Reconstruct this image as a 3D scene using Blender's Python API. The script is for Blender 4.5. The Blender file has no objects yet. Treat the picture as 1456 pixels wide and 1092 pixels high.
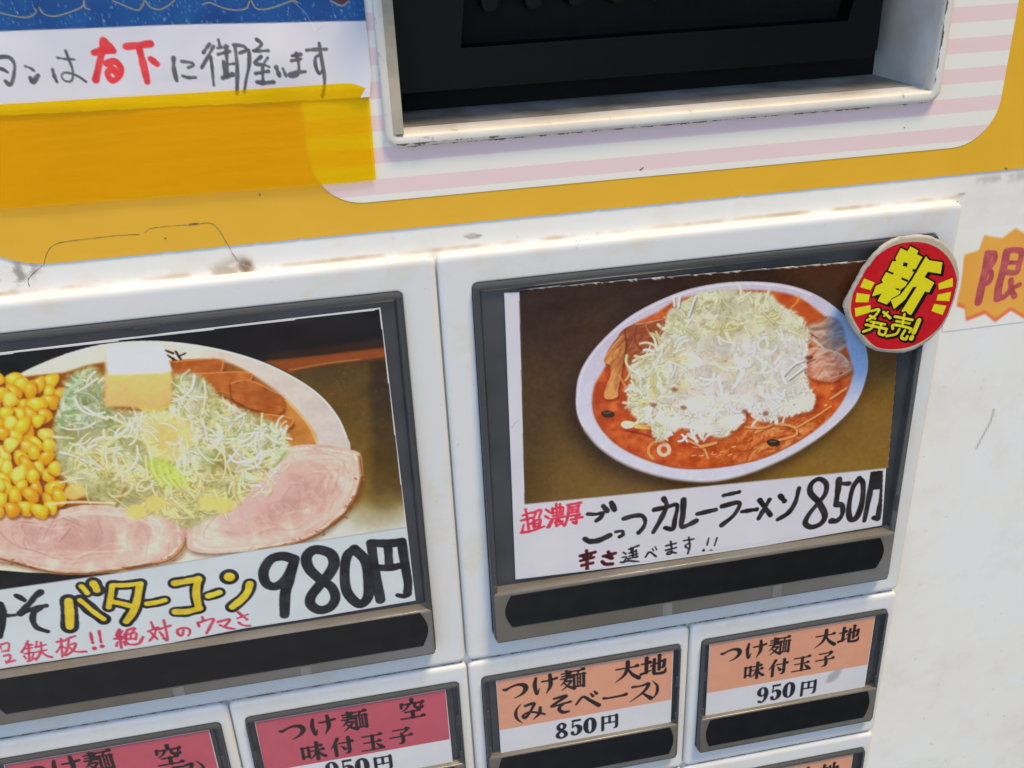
import bpy, bmesh, math, random
import numpy as np
from mathutils import Matrix, Vector

# ------------------------------------------------------------------ camera, sky, sun, exposure
# 1 unit = 1 cm.  Machine coordinates used below are millimetres:
#   u to the right, v downwards on the machine front, h outwards from the button rims.
sc = bpy.context.scene
sc.unit_settings.system = 'METRIC'
sc.unit_settings.scale_length = 0.01
C = sc.collection
D = 120.0                                  # camera distance from the machine front, mm
F = 1422.98                                # focal length in pixels of a 1456 px wide picture
M = np.array([[0.98033905, 0.03856889, -0.19351429],
              [-0.12165425, 0.89028334, -0.43885739],
              [0.15535631, 0.45377088, 0.8774716]])     # rows: camera right, down, forward in (u, v, inwards)

cd = bpy.data.cameras.new('camera')
cam = bpy.data.objects.new('camera', cd)
C.objects.link(cam)
def wv(r): return Vector((r[0], r[2], -r[1]))
right, down, fwd = wv(M[0]), wv(M[1]), wv(M[2])
R3 = Matrix((right, -down, -fwd)).transposed()
cam.matrix_world = Matrix.Translation((0, -D/10, 0)) @ R3.to_4x4()
cd.sensor_width = 36.0
cd.lens = F/1456*36.0
cd.clip_start = 0.5
cd.clip_end = 5000
cd.dof.use_dof = True
cd.dof.focus_distance = 14.6
cd.dof.aperture_fstop = 1.3
sc.camera = cam

SUN = Vector((0.58, -0.78, 2.35)).normalized()
el = math.asin(SUN.z)
az = math.atan2(SUN.x, SUN.y)
world = bpy.data.worlds.new("World")
sc.world = world
world.use_nodes = True
wn = world.node_tree
sky = wn.nodes.new('ShaderNodeTexSky')
sky.sky_type = 'NISHITA'
sky.sun_disc = False
sky.sun_elevation = el
sky.sun_rotation = az
sky.air_density = 1.0
sky.dust_density = 0.6
sky.ozone_density = 2.2
wn.links.new(sky.outputs[0], wn.nodes['Background'].inputs[0])
wn.nodes['Background'].inputs[1].default_value = 0.15

sd = bpy.data.lights.new('sun', 'SUN')
sd.energy = 2.05
sd.angle = math.radians(14)
sd.color = (1.0, 0.77, 0.46)
so = bpy.data.objects.new('sun', sd)
C.objects.link(so)
so.rotation_euler = SUN.to_track_quat('Z', 'Y').to_euler()

sc.view_settings.view_transform = 'Standard'
sc.view_settings.look = 'None'
sc.view_settings.gamma = 1
sc.view_settings.use_curve_mapping = False
sc.view_settings.exposure = 0.82
sc.cycles.max_bounces = 8
sc.cycles.transparent_max_bounces = 12

# ------------------------------------------------------------------ helpers
rng = np.random.default_rng(7)
random.seed(7)

def P(x, y, h=0.0):
    """pixel of the 1456x1092 photograph -> (u, v) mm on the plane standing h mm proud of the button rims"""
    r = np.array([(x-728)/F, (y-546)/F, 1.0])
    q = M.T @ r
    q = q/q[2]*(D-h)
    return float(q[0]), float(q[1])

def PX(u, v, h=0.0):
    c = M @ np.array([u, v, D-h])
    return c[0]/c[2]*F+728, c[1]/c[2]*F+546

def W(u, v, h): return (u/10, -h/10, -v/10)

def lin(c):
    c = np.asarray(c, float)/255
    return np.where(c <= .04045, c/12.92, ((c+.055)/1.055)**2.4)
WHITE = lin((208, 212, 222))               # how white paper (albedo 0.8) reads in this light
def alb(c): return np.clip(lin(c)/WHITE*0.8, 0.004, 0.88)

def spline(pts, n=6, closed=False):
    """Catmull-Rom through rows of any length"""
    p = np.asarray(pts, float)
    if len(p) < 3: 
        t = np.linspace(0, 1, n+1)[:, None]
        return p[0]*(1-t)+p[-1]*t
    if closed: q = np.vstack([p[-1], p, p[0], p[1]])
    else: q = np.vstack([2*p[0]-p[1], p, 2*p[-1]-p[-2]])
    out = []
    for i in range(1, len(q)-2):
        a, b, c, d = q[i-1:i+3]
        for k in range(n):
            t = k/n
            out.append(.5*((2*b)+(c-a)*t+(2*a-5*b+4*c-d)*t*t+(3*b-a-3*c+d)*t**3))
    if not closed: out.append(q[-2])
    return np.array(out)

def vnoise(H, Wd, cell, r=rng):
    gh, gw = int(H/cell)+3, int(Wd/cell)+3
    g = r.random((gh, gw))
    y = np.arange(H)/cell; x = np.arange(Wd)/cell
    yi = y.astype(int); xi = x.astype(int)
    fy = (y-yi)[:, None]; fx = (x-xi)[None, :]
    fy = fy*fy*(3-2*fy); fx = fx*fx*(3-2*fx)
    a = g[np.ix_(yi, xi)]; b = g[np.ix_(yi, xi+1)]; c = g[np.ix_(yi+1, xi)]; d = g[np.ix_(yi+1, xi+1)]
    return (a*(1-fx)+b*fx)*(1-fy)+(c*(1-fx)+d*fx)*fy
def fbm(H, Wd, cell, oct=3):
    s = 0; a = 1; t = 0
    for k in range(oct):
        s = s+a*vnoise(H, Wd, max(cell/2**k, 1.01)); t += a; a *= .55
    return s/t

def blur(m, r):
    r = int(r)
    if r < 1: return m
    for _ in range(2):
        for ax in (0, 1):
            pad = [(0, 0)]*m.ndim; pad[ax] = (r+1, r)
            c = np.cumsum(np.pad(m, pad, mode='edge'), axis=ax)
            n = m.shape[ax]
            m = (np.take(c, range(2*r+1, 2*r+1+n), axis=ax)-np.take(c, range(0, n), axis=ax))/(2*r+1)
    return m

def fibres(H, Wd, theta, ln=9, r=1, seed=0):
    """streaks along a direction field: smear noise a few cells along it"""
    g = np.random.default_rng(seed)
    n = blur(g.random((H, Wd)), r)
    Y, X = np.mgrid[0:H, 0:Wd].astype(float)
    c, s_ = np.cos(theta), np.sin(theta)
    acc = np.zeros((H, Wd))
    for k in range(-ln, ln+1):
        acc += n[np.clip((Y+s_*k).round().astype(int), 0, H-1), np.clip((X+c*k).round().astype(int), 0, Wd-1)]
    lo, hi = np.percentile(acc, (3, 97))
    return np.clip((acc-lo)/(hi-lo), 0, 1)

def tangle(H, Wd, cell, ln, r, seed):
    out = None
    for k in range(3):
        t = vnoise(H, Wd, cell, np.random.default_rng(seed+k))*math.pi*3+k*1.1
        f = fibres(H, Wd, t, ln, r, seed+10+k)
        out = f if out is None else np.maximum(out, f)
    lo, hi = np.percentile(out, (4, 97))
    return np.clip((out-lo)/(hi-lo), 0, 1)

def heap_fill(cv, outline, F_, light, gap, edge=5, alpha=1.0):
    mk = cv.pmask(spline(cv.T(outline), 5, True), edge)
    x0, y0, x1, y1, m = mk
    f = F_[y0:y1, x0:x1]
    a = np.clip((m-.5)*2.2+.45+(f-.45)*.9, 0, 1)*np.clip(m*4, 0, 1)
    col = gap[y0:y1, x0:x1]*(1-f[..., None])+light[y0:y1, x0:x1]*f[..., None]
    aa = (a*alpha)[..., None]
    cv.img[y0:y1, x0:x1] = cv.img[y0:y1, x0:x1]*(1-aa)+col*aa

class Canvas:
    """printed or inked surface, in mm on its own sheet; becomes the colours of a fine mesh"""
    def __init__(s, u0, v0, u1, v1, res, h, base):
        s.u0, s.v0, s.u1, s.v1, s.res, s.h = u0, v0, u1, v1, res, h
        s.Wd = int((u1-u0)*res)+1; s.H = int((v1-v0)*res)+1
        s.img = np.zeros((s.H, s.Wd, 3))+np.array(base, float)
        s.tf = None
    def block(s, ox, oy, k):               # following coordinates: zoom pixels of a block at (ox, oy), scale k
        s.tf = (ox, oy, k); return s
    def T(s, pts):
        ox, oy, k = s.tf
        o = []
        for p in pts:
            u, v = P(ox+p[0]/k, oy+p[1]/k, s.h)
            o.append(((u-s.u0)*s.res, (v-s.v0)*s.res))
        return np.array(o)
    def mm(s, p):                          # canvas cells per zoom pixel near p
        a = s.T([p, (p[0]+4, p[1]), (p[0], p[1]+4)])
        d1 = a[1]-a[0]; d2 = a[2]-a[0]
        return math.sqrt(abs(d1[0]*d2[1]-d1[1]*d2[0]))/4
    def box(s, q, m):
        x0 = max(int(q[:, 0].min()-m), 0); x1 = min(int(q[:, 0].max()+m)+2, s.Wd)
        y0 = max(int(q[:, 1].min()-m), 0); y1 = min(int(q[:, 1].max()+m)+2, s.H)
        return x0, y0, x1, y1
    def pmask(s, q, soft=0):
        x0, y0, x1, y1 = s.box(q, 2+2*soft)
        if x1 <= x0 or y1 <= y0: return None
        ss = 3
        xs = x0-.5+(np.arange((x1-x0)*ss)+.5)/ss; ys = y0-.5+(np.arange((y1-y0)*ss)+.5)/ss
        ins = np.zeros((len(ys), len(xs)), bool)
        n = len(q)
        for i in range(n):
            a, b = q[i], q[(i+1) % n]
            if a[1] == b[1]: continue
            c = (ys > min(a[1], b[1])) & (ys <= max(a[1], b[1]))
            if not c.any(): continue
            xc = a[0]+(ys[c]-a[1])*(b[0]-a[0])/(b[1]-a[1])
            ins[c] ^= xs[None, :] < xc[:, None]
        m = ins.reshape(y1-y0, ss, x1-x0, ss).mean((1, 3))
        return (x0, y0, x1, y1, blur(m, soft))
    def put(s, mk, col, alpha=1.0):
        if mk is None: return
        x0, y0, x1, y1, m = mk
        a = (m*alpha)[..., None]
        if isinstance(col, np.ndarray) and col.ndim == 3: col = col[y0:y1, x0:x1]
        s.img[y0:y1, x0:x1] = s.img[y0:y1, x0:x1]*(1-a)+np.asarray(col, float)*a
    def poly(s, pts, col, alpha=1.0, soft=0, smooth=True, raw=False):
        q = np.asarray(pts, float) if raw else s.T(pts)
        if smooth: q = spline(q, 5, True)
        mk = s.pmask(q, soft); s.put(mk, col, alpha); return mk
    def smask(s, q, w):                    # q canvas points, w widths in cells
        x0, y0, x1, y1 = s.box(q, max(w)/2+2)
        if x1 <= x0 or y1 <= y0: return None
        X, Y = np.meshgrid(np.arange(x0, x1), np.arange(y0, y1))
        best = np.full(X.shape, -9.0)
        for i in range(len(q)-1):
            a, b = q[i], q[i+1]; d = b-a; L = d@d
            t = np.clip(((X-a[0])*d[0]+(Y-a[1])*d[1])/L, 0, 1) if L > 1e-9 else np.zeros(X.shape)
            dist = np.hypot(X-a[0]-t*d[0], Y-a[1]-t*d[1])
            best = np.maximum(best, (w[i]*(1-t)+w[i+1]*t)/2-dist)
        return (x0, y0, x1, y1, np.clip(best+.5, 0, 1))
    def stroke(s, w, pts, col, alpha=1.0, n=5, taper=None):
        q = s.T(pts); k = s.mm(pts[len(pts)//2])
        q = spline(q, n)
        ww = np.full(len(q), w*k)
        if taper is not None: ww = ww*np.linspace(taper[0], taper[1], len(q))
        s.put(s.smask(q, ww), col, alpha)
    def strokes(s, lst, col, grow=0, alpha=1.0, scale=1.0, jitter=0.13):
        for w, pts in lst:
            q = s.T(pts); k = s.mm(pts[len(pts)//2])
            q = spline(q, 6)
            tt = np.linspace(0, 1, len(q))
            wob = 1+jitter*np.sin(tt*random.uniform(4, 9)+random.uniform(0, 6))+jitter*.5*np.sin(tt*random.uniform(14, 26))
            if not hasattr(s, 'ink'): s.ink = (fbm(s.H, s.Wd, 11, 4)-.45)[..., None]*np.array([46, 44, 44])
            s.put(s.smask(q, (w*scale*wob+grow)*k), np.array(col, float)+s.ink, alpha*random.uniform(.93, 1))
    def glyph(s, g, uc, vc, size, col, wx=1.0, boost=1.0):
        for st in g:
            q = np.array([((uc+(p[0]-50)/100*size*wx-s.u0)*s.res, (vc+(p[1]-50)/100*size-s.v0)*s.res) for p in st])
            w = np.array([p[2] for p in st])*size/100*s.res*boost
            if len(st) > 2:
                z = spline(np.column_stack([q, w]), 6); q, w = z[:, :2], z[:, 2]
            s.put(s.smask(q, np.maximum(w, .6)), col)

def mat(name, col=(.8, .8, .8), rough=.5, spec=.5, coat=0, metal=0, noise=0, nscale=3, bump=0, bscale=30, attr=False, dark=None):
    m = bpy.data.materials.new(name); m.use_nodes = True
    nt = m.node_tree; b = nt.nodes['Principled BSDF']
    b.inputs['Base Color'].default_value = (*col, 1)
    b.inputs['Roughness'].default_value = rough
    b.inputs['Specular IOR Level'].default_value = spec
    b.inputs['Metallic'].default_value = metal
    b.inputs['Coat Weight'].default_value = coat
    b.inputs['Coat Roughness'].default_value = .08
    tc = nt.nodes.new('ShaderNodeTexCoord')
    if attr:
        a = nt.nodes.new('ShaderNodeVertexColor'); a.layer_name = 'Col'
        nt.links.new(a.outputs[0], b.inputs['Base Color'])
    elif noise:
        n = nt.nodes.new('ShaderNodeTexNoise'); n.inputs['Scale'].default_value = nscale; n.inputs['Detail'].default_value = 5
        nt.links.new(tc.outputs['Object'], n.inputs['Vector'])
        r = nt.nodes.new('ShaderNodeValToRGB')
        dk = dark or tuple(c*(1-noise) for c in col)
        r.color_ramp.elements[0].position = .3; r.color_ramp.elements[1].position = .65
        r.color_ramp.elements[0].color = (*dk, 1); r.color_ramp.elements[1].color = (*col, 1)
        nt.links.new(n.outputs['Fac'], r.inputs[0]); nt.links.new(r.outputs[0], b.inputs['Base Color'])
    if bump:
        n = nt.nodes.new('ShaderNodeTexNoise'); n.inputs['Scale'].default_value = bscale; n.inputs['Detail'].default_value = 3
        nt.links.new(tc.outputs['Object'], n.inputs['Vector'])
        bp = nt.nodes.new('ShaderNodeBump'); bp.inputs['Strength'].default_value = bump; bp.inputs['Distance'].default_value = .01
        nt.links.new(n.outputs['Fac'], bp.inputs['Height']); nt.links.new(bp.outputs[0], b.inputs['Normal'])
    return m

def mat_smoke(name, tint, col, fac, rough=.2):
    """translucent plastic: part of the light passes tinted, part scatters"""
    m = mat(name, col, rough, .5)
    nt = m.node_tree; b = nt.nodes['Principled BSDF']; out = nt.nodes['Material Output']
    t = nt.nodes.new('ShaderNodeBsdfTransparent'); t.inputs[0].default_value = (*tint, 1)
    mx = nt.nodes.new('ShaderNodeMixShader'); mx.inputs[0].default_value = fac
    nt.links.new(t.outputs[0], mx.inputs[1]); nt.links.new(b.outputs[0], mx.inputs[2])
    nt.links.new(mx.outputs[0], out.inputs[0])
    return m

def mat_clear(name, tint=(.99, .99, .99), rough=.06):
    m = bpy.data.materials.new(name); m.use_nodes = True
    nt = m.node_tree; nt.nodes.remove(nt.nodes['Principled BSDF']); out = nt.nodes['Material Output']
    t = nt.nodes.new('ShaderNodeBsdfTransparent'); t.inputs[0].default_value = (*tint, 1)
    g = nt.nodes.new('ShaderNodeBsdfGlossy'); g.inputs['Roughness'].default_value = rough
    f = nt.nodes.new('ShaderNodeFresnel'); f.inputs[0].default_value = 1.33
    mx = nt.nodes.new('ShaderNodeMixShader')
    ge = nt.nodes.new('ShaderNodeNewGeometry'); fm = nt.nodes.new('ShaderNodeMix')   # inner side of the thin pane: plain 6 % reflection
    nt.links.new(ge.outputs['Backfacing'], fm.inputs[0]); nt.links.new(f.outputs[0], fm.inputs[2]); fm.inputs[3].default_value = .06
    nt.links.new(fm.outputs[0], mx.inputs[0]); nt.links.new(t.outputs[0], mx.inputs[1]); nt.links.new(g.outputs[0], mx.inputs[2])
    # thin film of dust and wiping marks
    tc = nt.nodes.new('ShaderNodeTexCoord'); n = nt.nodes.new('ShaderNodeTexNoise'); n.inputs['Scale'].default_value = 1.3; n.inputs['Detail'].default_value = 8; n.inputs['Roughness'].default_value = .75
    mp = nt.nodes.new('ShaderNodeMapping'); mp.inputs['Scale'].default_value = (.6, 1, 1.8); mp.inputs['Rotation'].default_value = (0, .5, 0)
    r = nt.nodes.new('ShaderNodeMapRange'); r.inputs[1].default_value = .42; r.inputs[2].default_value = .75; r.inputs[3].default_value = .004; r.inputs[4].default_value = .03
    nt.links.new(tc.outputs['Object'], mp.inputs[0]); nt.links.new(mp.outputs[0], n.inputs['Vector']); nt.links.new(n.outputs['Fac'], r.inputs[0])
    d = nt.nodes.new('ShaderNodeBsdfDiffuse'); d.inputs[0].default_value = (.6, .6, .6, 1)
    m2 = nt.nodes.new('ShaderNodeMixShader')
    nt.links.new(r.outputs[0], m2.inputs[0]); nt.links.new(mx.outputs[0], m2.inputs[1]); nt.links.new(d.outputs[0], m2.inputs[2])
    nt.links.new(m2.outputs[0], out.inputs[0])
    return m

def thing(name, label, cat, u, v, h, group=None):
    o = bpy.data.objects.new(name, None); C.objects.link(o)
    o.empty_display_size = .3
    o.location = W(u, v, h)
    o['label'] = label; o['category'] = cat
    if group: o['group'] = group
    return o

def world_loc(o):
    l = Vector(o.location)
    while o.parent: o = o.parent; l = l+Vector(o.location)
    return l

def link(name, me, m, parent=None, label=None, cat=None, group=None, smooth=35):
    """link a mesh given in absolute coordinates under its parent (or as a thing of its own)"""
    o = bpy.data.objects.new(name, me); C.objects.link(o)
    for x in (m if isinstance(m, (list, tuple)) else [m]): me.materials.append(x)
    if smooth:
        me.polygons.foreach_set('use_smooth', np.ones(len(me.polygons), bool))
        me.set_sharp_from_angle(angle=math.radians(smooth))
    if parent is None:
        n = len(me.vertices); co = np.empty(n*3, np.float32); me.vertices.foreach_get('co', co)
        co = co.reshape(-1, 3); c = (co.min(0)+co.max(0))/2
        me.vertices.foreach_set('co', (co-c).ravel()); o.location = c
    else:
        off = world_loc(parent)
        me.transform(Matrix.Translation(-off)); o.parent = parent
    if label: o['label'] = label
    if cat: o['category'] = cat
    if group: o['group'] = group
    me.update()
    return o

def mesh_from(name, verts, faces):
    me = bpy.data.meshes.new(name); me.from_pydata(verts, [], faces); me.update(); return me

def rloop(rect, r, ins, h, n=5):
    u0, v0, u1, v1 = rect
    if not isinstance(ins, (tuple, list)): ins = (ins,)*4          # left, top, right, bottom
    u0 += ins[0]; v0 += ins[1]; u1 -= ins[2]; v1 -= ins[3]
    r = max(r-min(ins), .05)
    o = []
    for cx, cy, a0 in ((u0+r, v0+r, 270), (u0+r, v1-r, 180), (u1-r, v1-r, 90), (u1-r, v0+r, 0)):
        for k in range(n+1):
            a = math.radians(a0-90*k/n)
            o.append(W(cx+r*math.cos(a), cy+r*math.sin(a), h))
    return o

def sweep(name, rect, r, prof, n=5, fill=False, back=False):
    """rounded rectangle swept along (inset, height) steps"""
    vs = []; fs = []
    L = 4*(n+1)
    for st in prof:
        ins, h = st[:2]; m_ = min(ins) if isinstance(ins, (tuple, list)) else ins
        vs += rloop(rect, r if len(st) < 3 else st[2]+m_, ins, h, n)
    for i in range(len(prof)-1):
        for k in range(L):
            a = i*L+k; b = i*L+(k+1) % L
            fs.append((a, b, b+L, a+L))
    if fill: fs.append(tuple(range((len(prof)-1)*L, len(prof)*L)))
    if back: fs.append(tuple(reversed(range(L))))
    return mesh_from(name, vs, fs)

def join(name, mes):
    bm = bmesh.new()
    for m in mes: bm.from_mesh(m); bpy.data.meshes.remove(m)
    me = bpy.data.meshes.new(name); bm.to_mesh(me); bm.free(); return me

def slab(name, pts, h0, h1, taper=0):
    """closed prism from an outline in (u, v)"""
    n = len(pts)
    c = np.mean(np.array(pts), 0)
    vs = [W(u, v, h0) for u, v in pts]+[W(u+(c[0]-u)*taper, v+(c[1]-v)*taper, h1) for u, v in pts]
    fs = [tuple(range(n, 2*n)), tuple(reversed(range(n)))]
    fs += [(k, (k+1) % n, (k+1) % n+n, k+n) for k in range(n)]
    me = mesh_from(name, vs, fs)
    bm = bmesh.new(); bm.from_mesh(me); bmesh.ops.recalc_face_normals(bm, faces=bm.faces); bm.to_mesh(me); bm.free()
    return me

def rect_pts(u0, v0, u1, v1): return [(u0, v0), (u0, v1), (u1, v1), (u1, v0)]

def sheet(name, cv, mask=None, hf=None):
    """a Canvas as a fine mesh carrying its colours"""
    H, Wd = cv.H, cv.Wd
    uu = cv.u0+np.arange(Wd)/cv.res; vv = cv.v0+np.arange(H)/cv.res
    co = np.zeros((H, Wd, 3), np.float32)
    co[..., 0] = uu[None]/10; co[..., 1] = -cv.h/10; co[..., 2] = -vv[:, None]/10
    if hf is not None: co[..., 1] -= hf/10
    cells = np.ones((H-1, Wd-1), bool) if mask is None else (mask[:-1, :-1] & mask[1:, 1:])
    idx = np.arange(H*Wd).reshape(H, Wd)
    q = np.stack([idx[:-1, :-1], idx[1:, :-1], idx[1:, 1:], idx[:-1, 1:]], -1)[cells]
    used = np.zeros(H*Wd, bool); used[q.ravel()] = True
    remap = np.cumsum(used)-1
    q = remap[q]; co = co.reshape(-1, 3)[used]
    me = bpy.data.meshes.new(name)
    me.vertices.add(len(co)); me.vertices.foreach_set('co', co.ravel())
    nf = len(q)
    me.loops.add(nf*4); me.loops.foreach_set('vertex_index', q.ravel().astype(np.int32))
    me.polygons.add(nf)
    me.polygons.foreach_set('loop_start', (np.arange(nf)*4).astype(np.int32))
    me.update(calc_edges=True)
    ca = me.color_attributes.new('Col', 'FLOAT_COLOR', 'POINT')
    c = np.ones((len(co), 4), np.float32); c[:, :3] = alb(cv.img.reshape(-1, 3)[used])
    ca.data.foreach_set('color', c.ravel())
    return me

def inside(cv, q):
    m = np.zeros((cv.H, cv.Wd)); k = cv.pmask(np.asarray(q))
    if k: m[k[1]:k[3], k[0]:k[2]] = k[4]
    return m > .5

# ------------------------------------------------------------------ materials
white_plastic = mat('white_plastic', (.74, .75, .74), .5, .3, noise=.05, nscale=.8, bump=.04, bscale=18, dark=(.75, .75, .72))
def specks(m, scale, lo, hi, col, amt):
    nt = m.node_tree; b = nt.nodes['Principled BSDF']; src = b.inputs['Base Color'].links[0].from_socket
    tc = nt.nodes.new('ShaderNodeTexCoord'); n = nt.nodes.new('ShaderNodeTexNoise'); n.inputs['Scale'].default_value = scale; n.inputs['Detail'].default_value = 6; n.inputs['Roughness'].default_value = .7
    r = nt.nodes.new('ShaderNodeMapRange'); r.inputs[1].default_value = lo; r.inputs[2].default_value = hi; r.inputs[4].default_value = amt
    mx = nt.nodes.new('ShaderNodeMix'); mx.data_type = 'RGBA'; mx.inputs['B'].default_value = (*col, 1)
    nt.links.new(tc.outputs['Object'], n.inputs['Vector']); nt.links.new(n.outputs['Fac'], r.inputs[0]); nt.links.new(r.outputs[0], mx.inputs['Factor'])
    nt.links.new(src, mx.inputs['A']); nt.links.new(mx.outputs['Result'], b.inputs['Base Color'])
specks(white_plastic, 9, .66, .74, (.30, .26, .20), .55)
specks(white_plastic, 1.1, .52, .72, (.70, .63, .47), .6)

frame_plastic = mat('cream_plastic', (.80, .77, .69), .36, .5, noise=.1, nscale=.9, bump=.04, bscale=14, dark=(.68, .63, .54))
liner_plastic = mat('pale_liner_plastic', (.70, .71, .73), .4, .4, noise=.2, nscale=.9, dark=(.44, .41, .35))
black_plastic = mat('black_plastic', (.004, .004, .0045), .4, .18, noise=.3, nscale=4, bump=.05, bscale=20)
slot_black = mat('slot_black', (.006, .006, .006), .7, .2, noise=.3, nscale=6)
grip_black = mat('grip_black', (.008, .008, .008), .3, .45, noise=.5, nscale=3)
tray_grey = mat('smoky_tray', (.055, .06, .066), .2, .5, noise=.35, nscale=1.4)
cap_smoke = mat_smoke('smoky_cap_edge', (.55, .56, .57), (.12, .125, .13), .5, .1)
lip_beige = mat('lit_clear_lip', (.19, .187, .178), .2, .5, noise=.3, nscale=.45, dark=(.125, .105, .07))  # lighter beige and mottling stand in for light and reflections on the lip
clip_grey = mat('clip_grey', (.22, .22, .21), .3, .5, noise=.2, nscale=4)
clear = mat_clear('clear_window')
print_mat = mat('printed_paper', rough=.55, spec=.3, attr=True)
photo_mat = mat('photo_print', rough=.35, spec=.15, attr=True)
panel_mat = mat('painted_panel', rough=.4, spec=.45, attr=True, bump=.03, bscale=10)
paper_white = mat('white_paper', (.78, .79, .81), .7, .2, noise=.03, nscale=2)
yellow_film = mat('yellow_decal', tuple(alb((214, 168, 46))), .38, .4, noise=.05, nscale=1.2, bump=.03, bscale=15)
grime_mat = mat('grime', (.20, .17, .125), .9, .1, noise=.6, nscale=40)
hair_mat = mat('scratch_brown', (.31, .225, .11), .8, .1, noise=.5, nscale=12)
sticker_edge = mat('sticker_edge', (.52, .49, .41), .55, .3, noise=.35, nscale=9, bump=.3, bscale=30)
bounce_pavement_mat = mat('bounce_pavement_grey', (.30, .31, .325), .85, .2, noise=.3, nscale=.02)

striped = mat('pink_white_stripes', rough=.4, spec=.4, bump=.03, bscale=12)
nt = striped.node_tree
geo = nt.nodes.new('ShaderNodeNewGeometry'); sx = nt.nodes.new('ShaderNodeSeparateXYZ')
nt.links.new(geo.outputs['Position'], sx.inputs[0])
a1 = nt.nodes.new('ShaderNodeMath'); a1.operation = 'MULTIPLY_ADD'; a1.inputs[1].default_value = -10/3.83; a1.inputs[2].default_value = -32.5/3.83+20
a2 = nt.nodes.new('ShaderNodeMath'); a2.operation = 'FRACT'
rp = nt.nodes.new('ShaderNodeValToRGB'); rp.color_ramp.interpolation = 'LINEAR'
e = rp.color_ramp.elements
pk = (*alb((222, 196, 203)), 1); wt = (*alb((219, 218, 217)), 1)
e[0].position = 0; e[0].color = wt
e[1].position = .018; e[1].color = pk
for pos, c in ((.50, pk), (.52, wt), (.995, wt)):
    x = e.new(pos); x.color = c
nt.links.new(sx.outputs['Z'], a1.inputs[0]); nt.links.new(a1.outputs[0], a2.inputs[0]); nt.links.new(a2.outputs[0], rp.inputs[0])
nt.links.new(rp.outputs[0], nt.nodes['Principled BSDF'].inputs['Base Color'])

tape_mat = bpy.data.materials.new('yellow_tape_film'); tape_mat.use_nodes = True
nt = tape_mat.node_tree; b = nt.nodes['Principled BSDF']
b.inputs['Base Color'].default_value = (.95, .60, .001, 1); b.inputs['Specular IOR Level'].default_value = .25; b.inputs['Roughness'].default_value = .35
tt = nt.nodes.new('ShaderNodeBsdfTransparent'); tt.inputs[0].default_value = (1, .80, .008, 1)
tm = nt.nodes.new('ShaderNodeMixShader'); tm.inputs[0].default_value = .36
tc = nt.nodes.new('ShaderNodeTexCoord'); mp = nt.nodes.new('ShaderNodeMapping'); mp.inputs['Scale'].default_value = (.5, 1, 3.2)
n = nt.nodes.new('ShaderNodeTexNoise'); n.inputs['Scale'].default_value = 2.2; n.inputs['Detail'].default_value = 6
bp = nt.nodes.new('ShaderNodeBump'); bp.inputs['Strength'].default_value = .5; bp.inputs['Distance'].default_value = .02
nt.links.new(tc.outputs['Object'], mp.inputs[0]); nt.links.new(mp.outputs[0], n.inputs['Vector']); nt.links.new(n.outputs['Fac'], bp.inputs['Height']); nt.links.new(bp.outputs[0], b.inputs['Normal'])
nt.links.new(tt.outputs[0], tm.inputs[1]); nt.links.new(b.outputs[0], tm.inputs[2])
nt.links.new(tm.outputs[0], nt.nodes['Material Output'].inputs[0])

specks(frame_plastic, 7, .60, .68, (.22, .19, .14), .6)
specks(panel_mat, .9, .50, .74, (.72, .66, .52), .4)
specks(panel_mat, 8, .68, .74, (.30, .25, .18), .5)
# ------------------------------------------------------------------ unseen surroundings added for the light
pv = mesh_from('bounce_pavement', [(-4000, -4000, -115), (4000, -4000, -115), (4000, 60, -115), (-4000, 60, -115)], [(0, 1, 2, 3)])  # unseen ground, added to bounce light up from below
po = link('bounce_pavement', pv, bounce_pavement_mat, None, smooth=0); po['kind'] = 'structure'

wl = slab('sky_blocker', rect_pts(600, -1000, 700, 1150), 0, 1600)  # unseen slab, added to cut blue sky light from the right
link('sky_blocker', wl, mat('blocker_tan', (.26, .215, .15), .9, .2, noise=.2, nscale=.05), None, 'unseen tan slab added on the right to block blue sky light', 'wall', smooth=0)

# ------------------------------------------------------------------ the ticket machine front
HP = -1.5                                   # panel surface
WIN = (7.3, 4.0, 79.9, 28.75)               # window frame, outer
machine = thing('ticket_machine', 'white ticket vending machine front with yellow trim and black note window', 'vending machine', 25, 170, HP)
cv = Canvas(-75, -4, 128, 172, 4, HP, (222, 221, 224))
n1 = fbm(cv.H, cv.Wd, 90, 4)[..., None]; n2 = fbm(cv.H, cv.Wd, 9, 3)[..., None]
cv.img += (n1-.5)*np.array([10, 10, 14])+(n2-.5)*np.array([5, 5, 7])
cv.block(0, 0, 1)
# grey rubbed patch and brown smear under the trim, scattered specks, scratch on the right
def dirt(pts, col, alpha, cell=6, thr=.45, soft=3):
    q = spline(cv.T(pts), 5, True); mk = cv.pmask(q, soft)
    if mk is None: return
    x0, y0, x1, y1, m = mk
    nz = fbm(y1-y0, x1-x0, cell, 3)
    cv.put((x0, y0, x1, y1, m*np.clip((nz-thr)*5, 0, 1)), col, alpha)
dirt([(-20, 372), (20, 374), (52, 378), (46, 394), (30, 406), (-20, 412)], (120, 122, 120), .9, 4, .42, 2)
dirt([(292, 388), (325, 372), (345, 366), (362, 378), (352, 390), (315, 394)], (150, 138, 122), .8, 5, .38, 2)
dirt([(338, 376), (345, 370), (357, 373), (356, 386), (345, 388)], (92, 66, 44), .95, 4, .2, 1)
dirt([(-40, 415), (60, 410), (200, 395), (360, 382), (360, 374), (200, 388), (60, 404), (-40, 408)], (190, 186, 178), .5, 8, .4, 2)
dirt([(1395, 252), (1470, 243), (1470, 252), (1395, 262)], (150, 150, 155), .5, 6, .35, 1)
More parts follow.
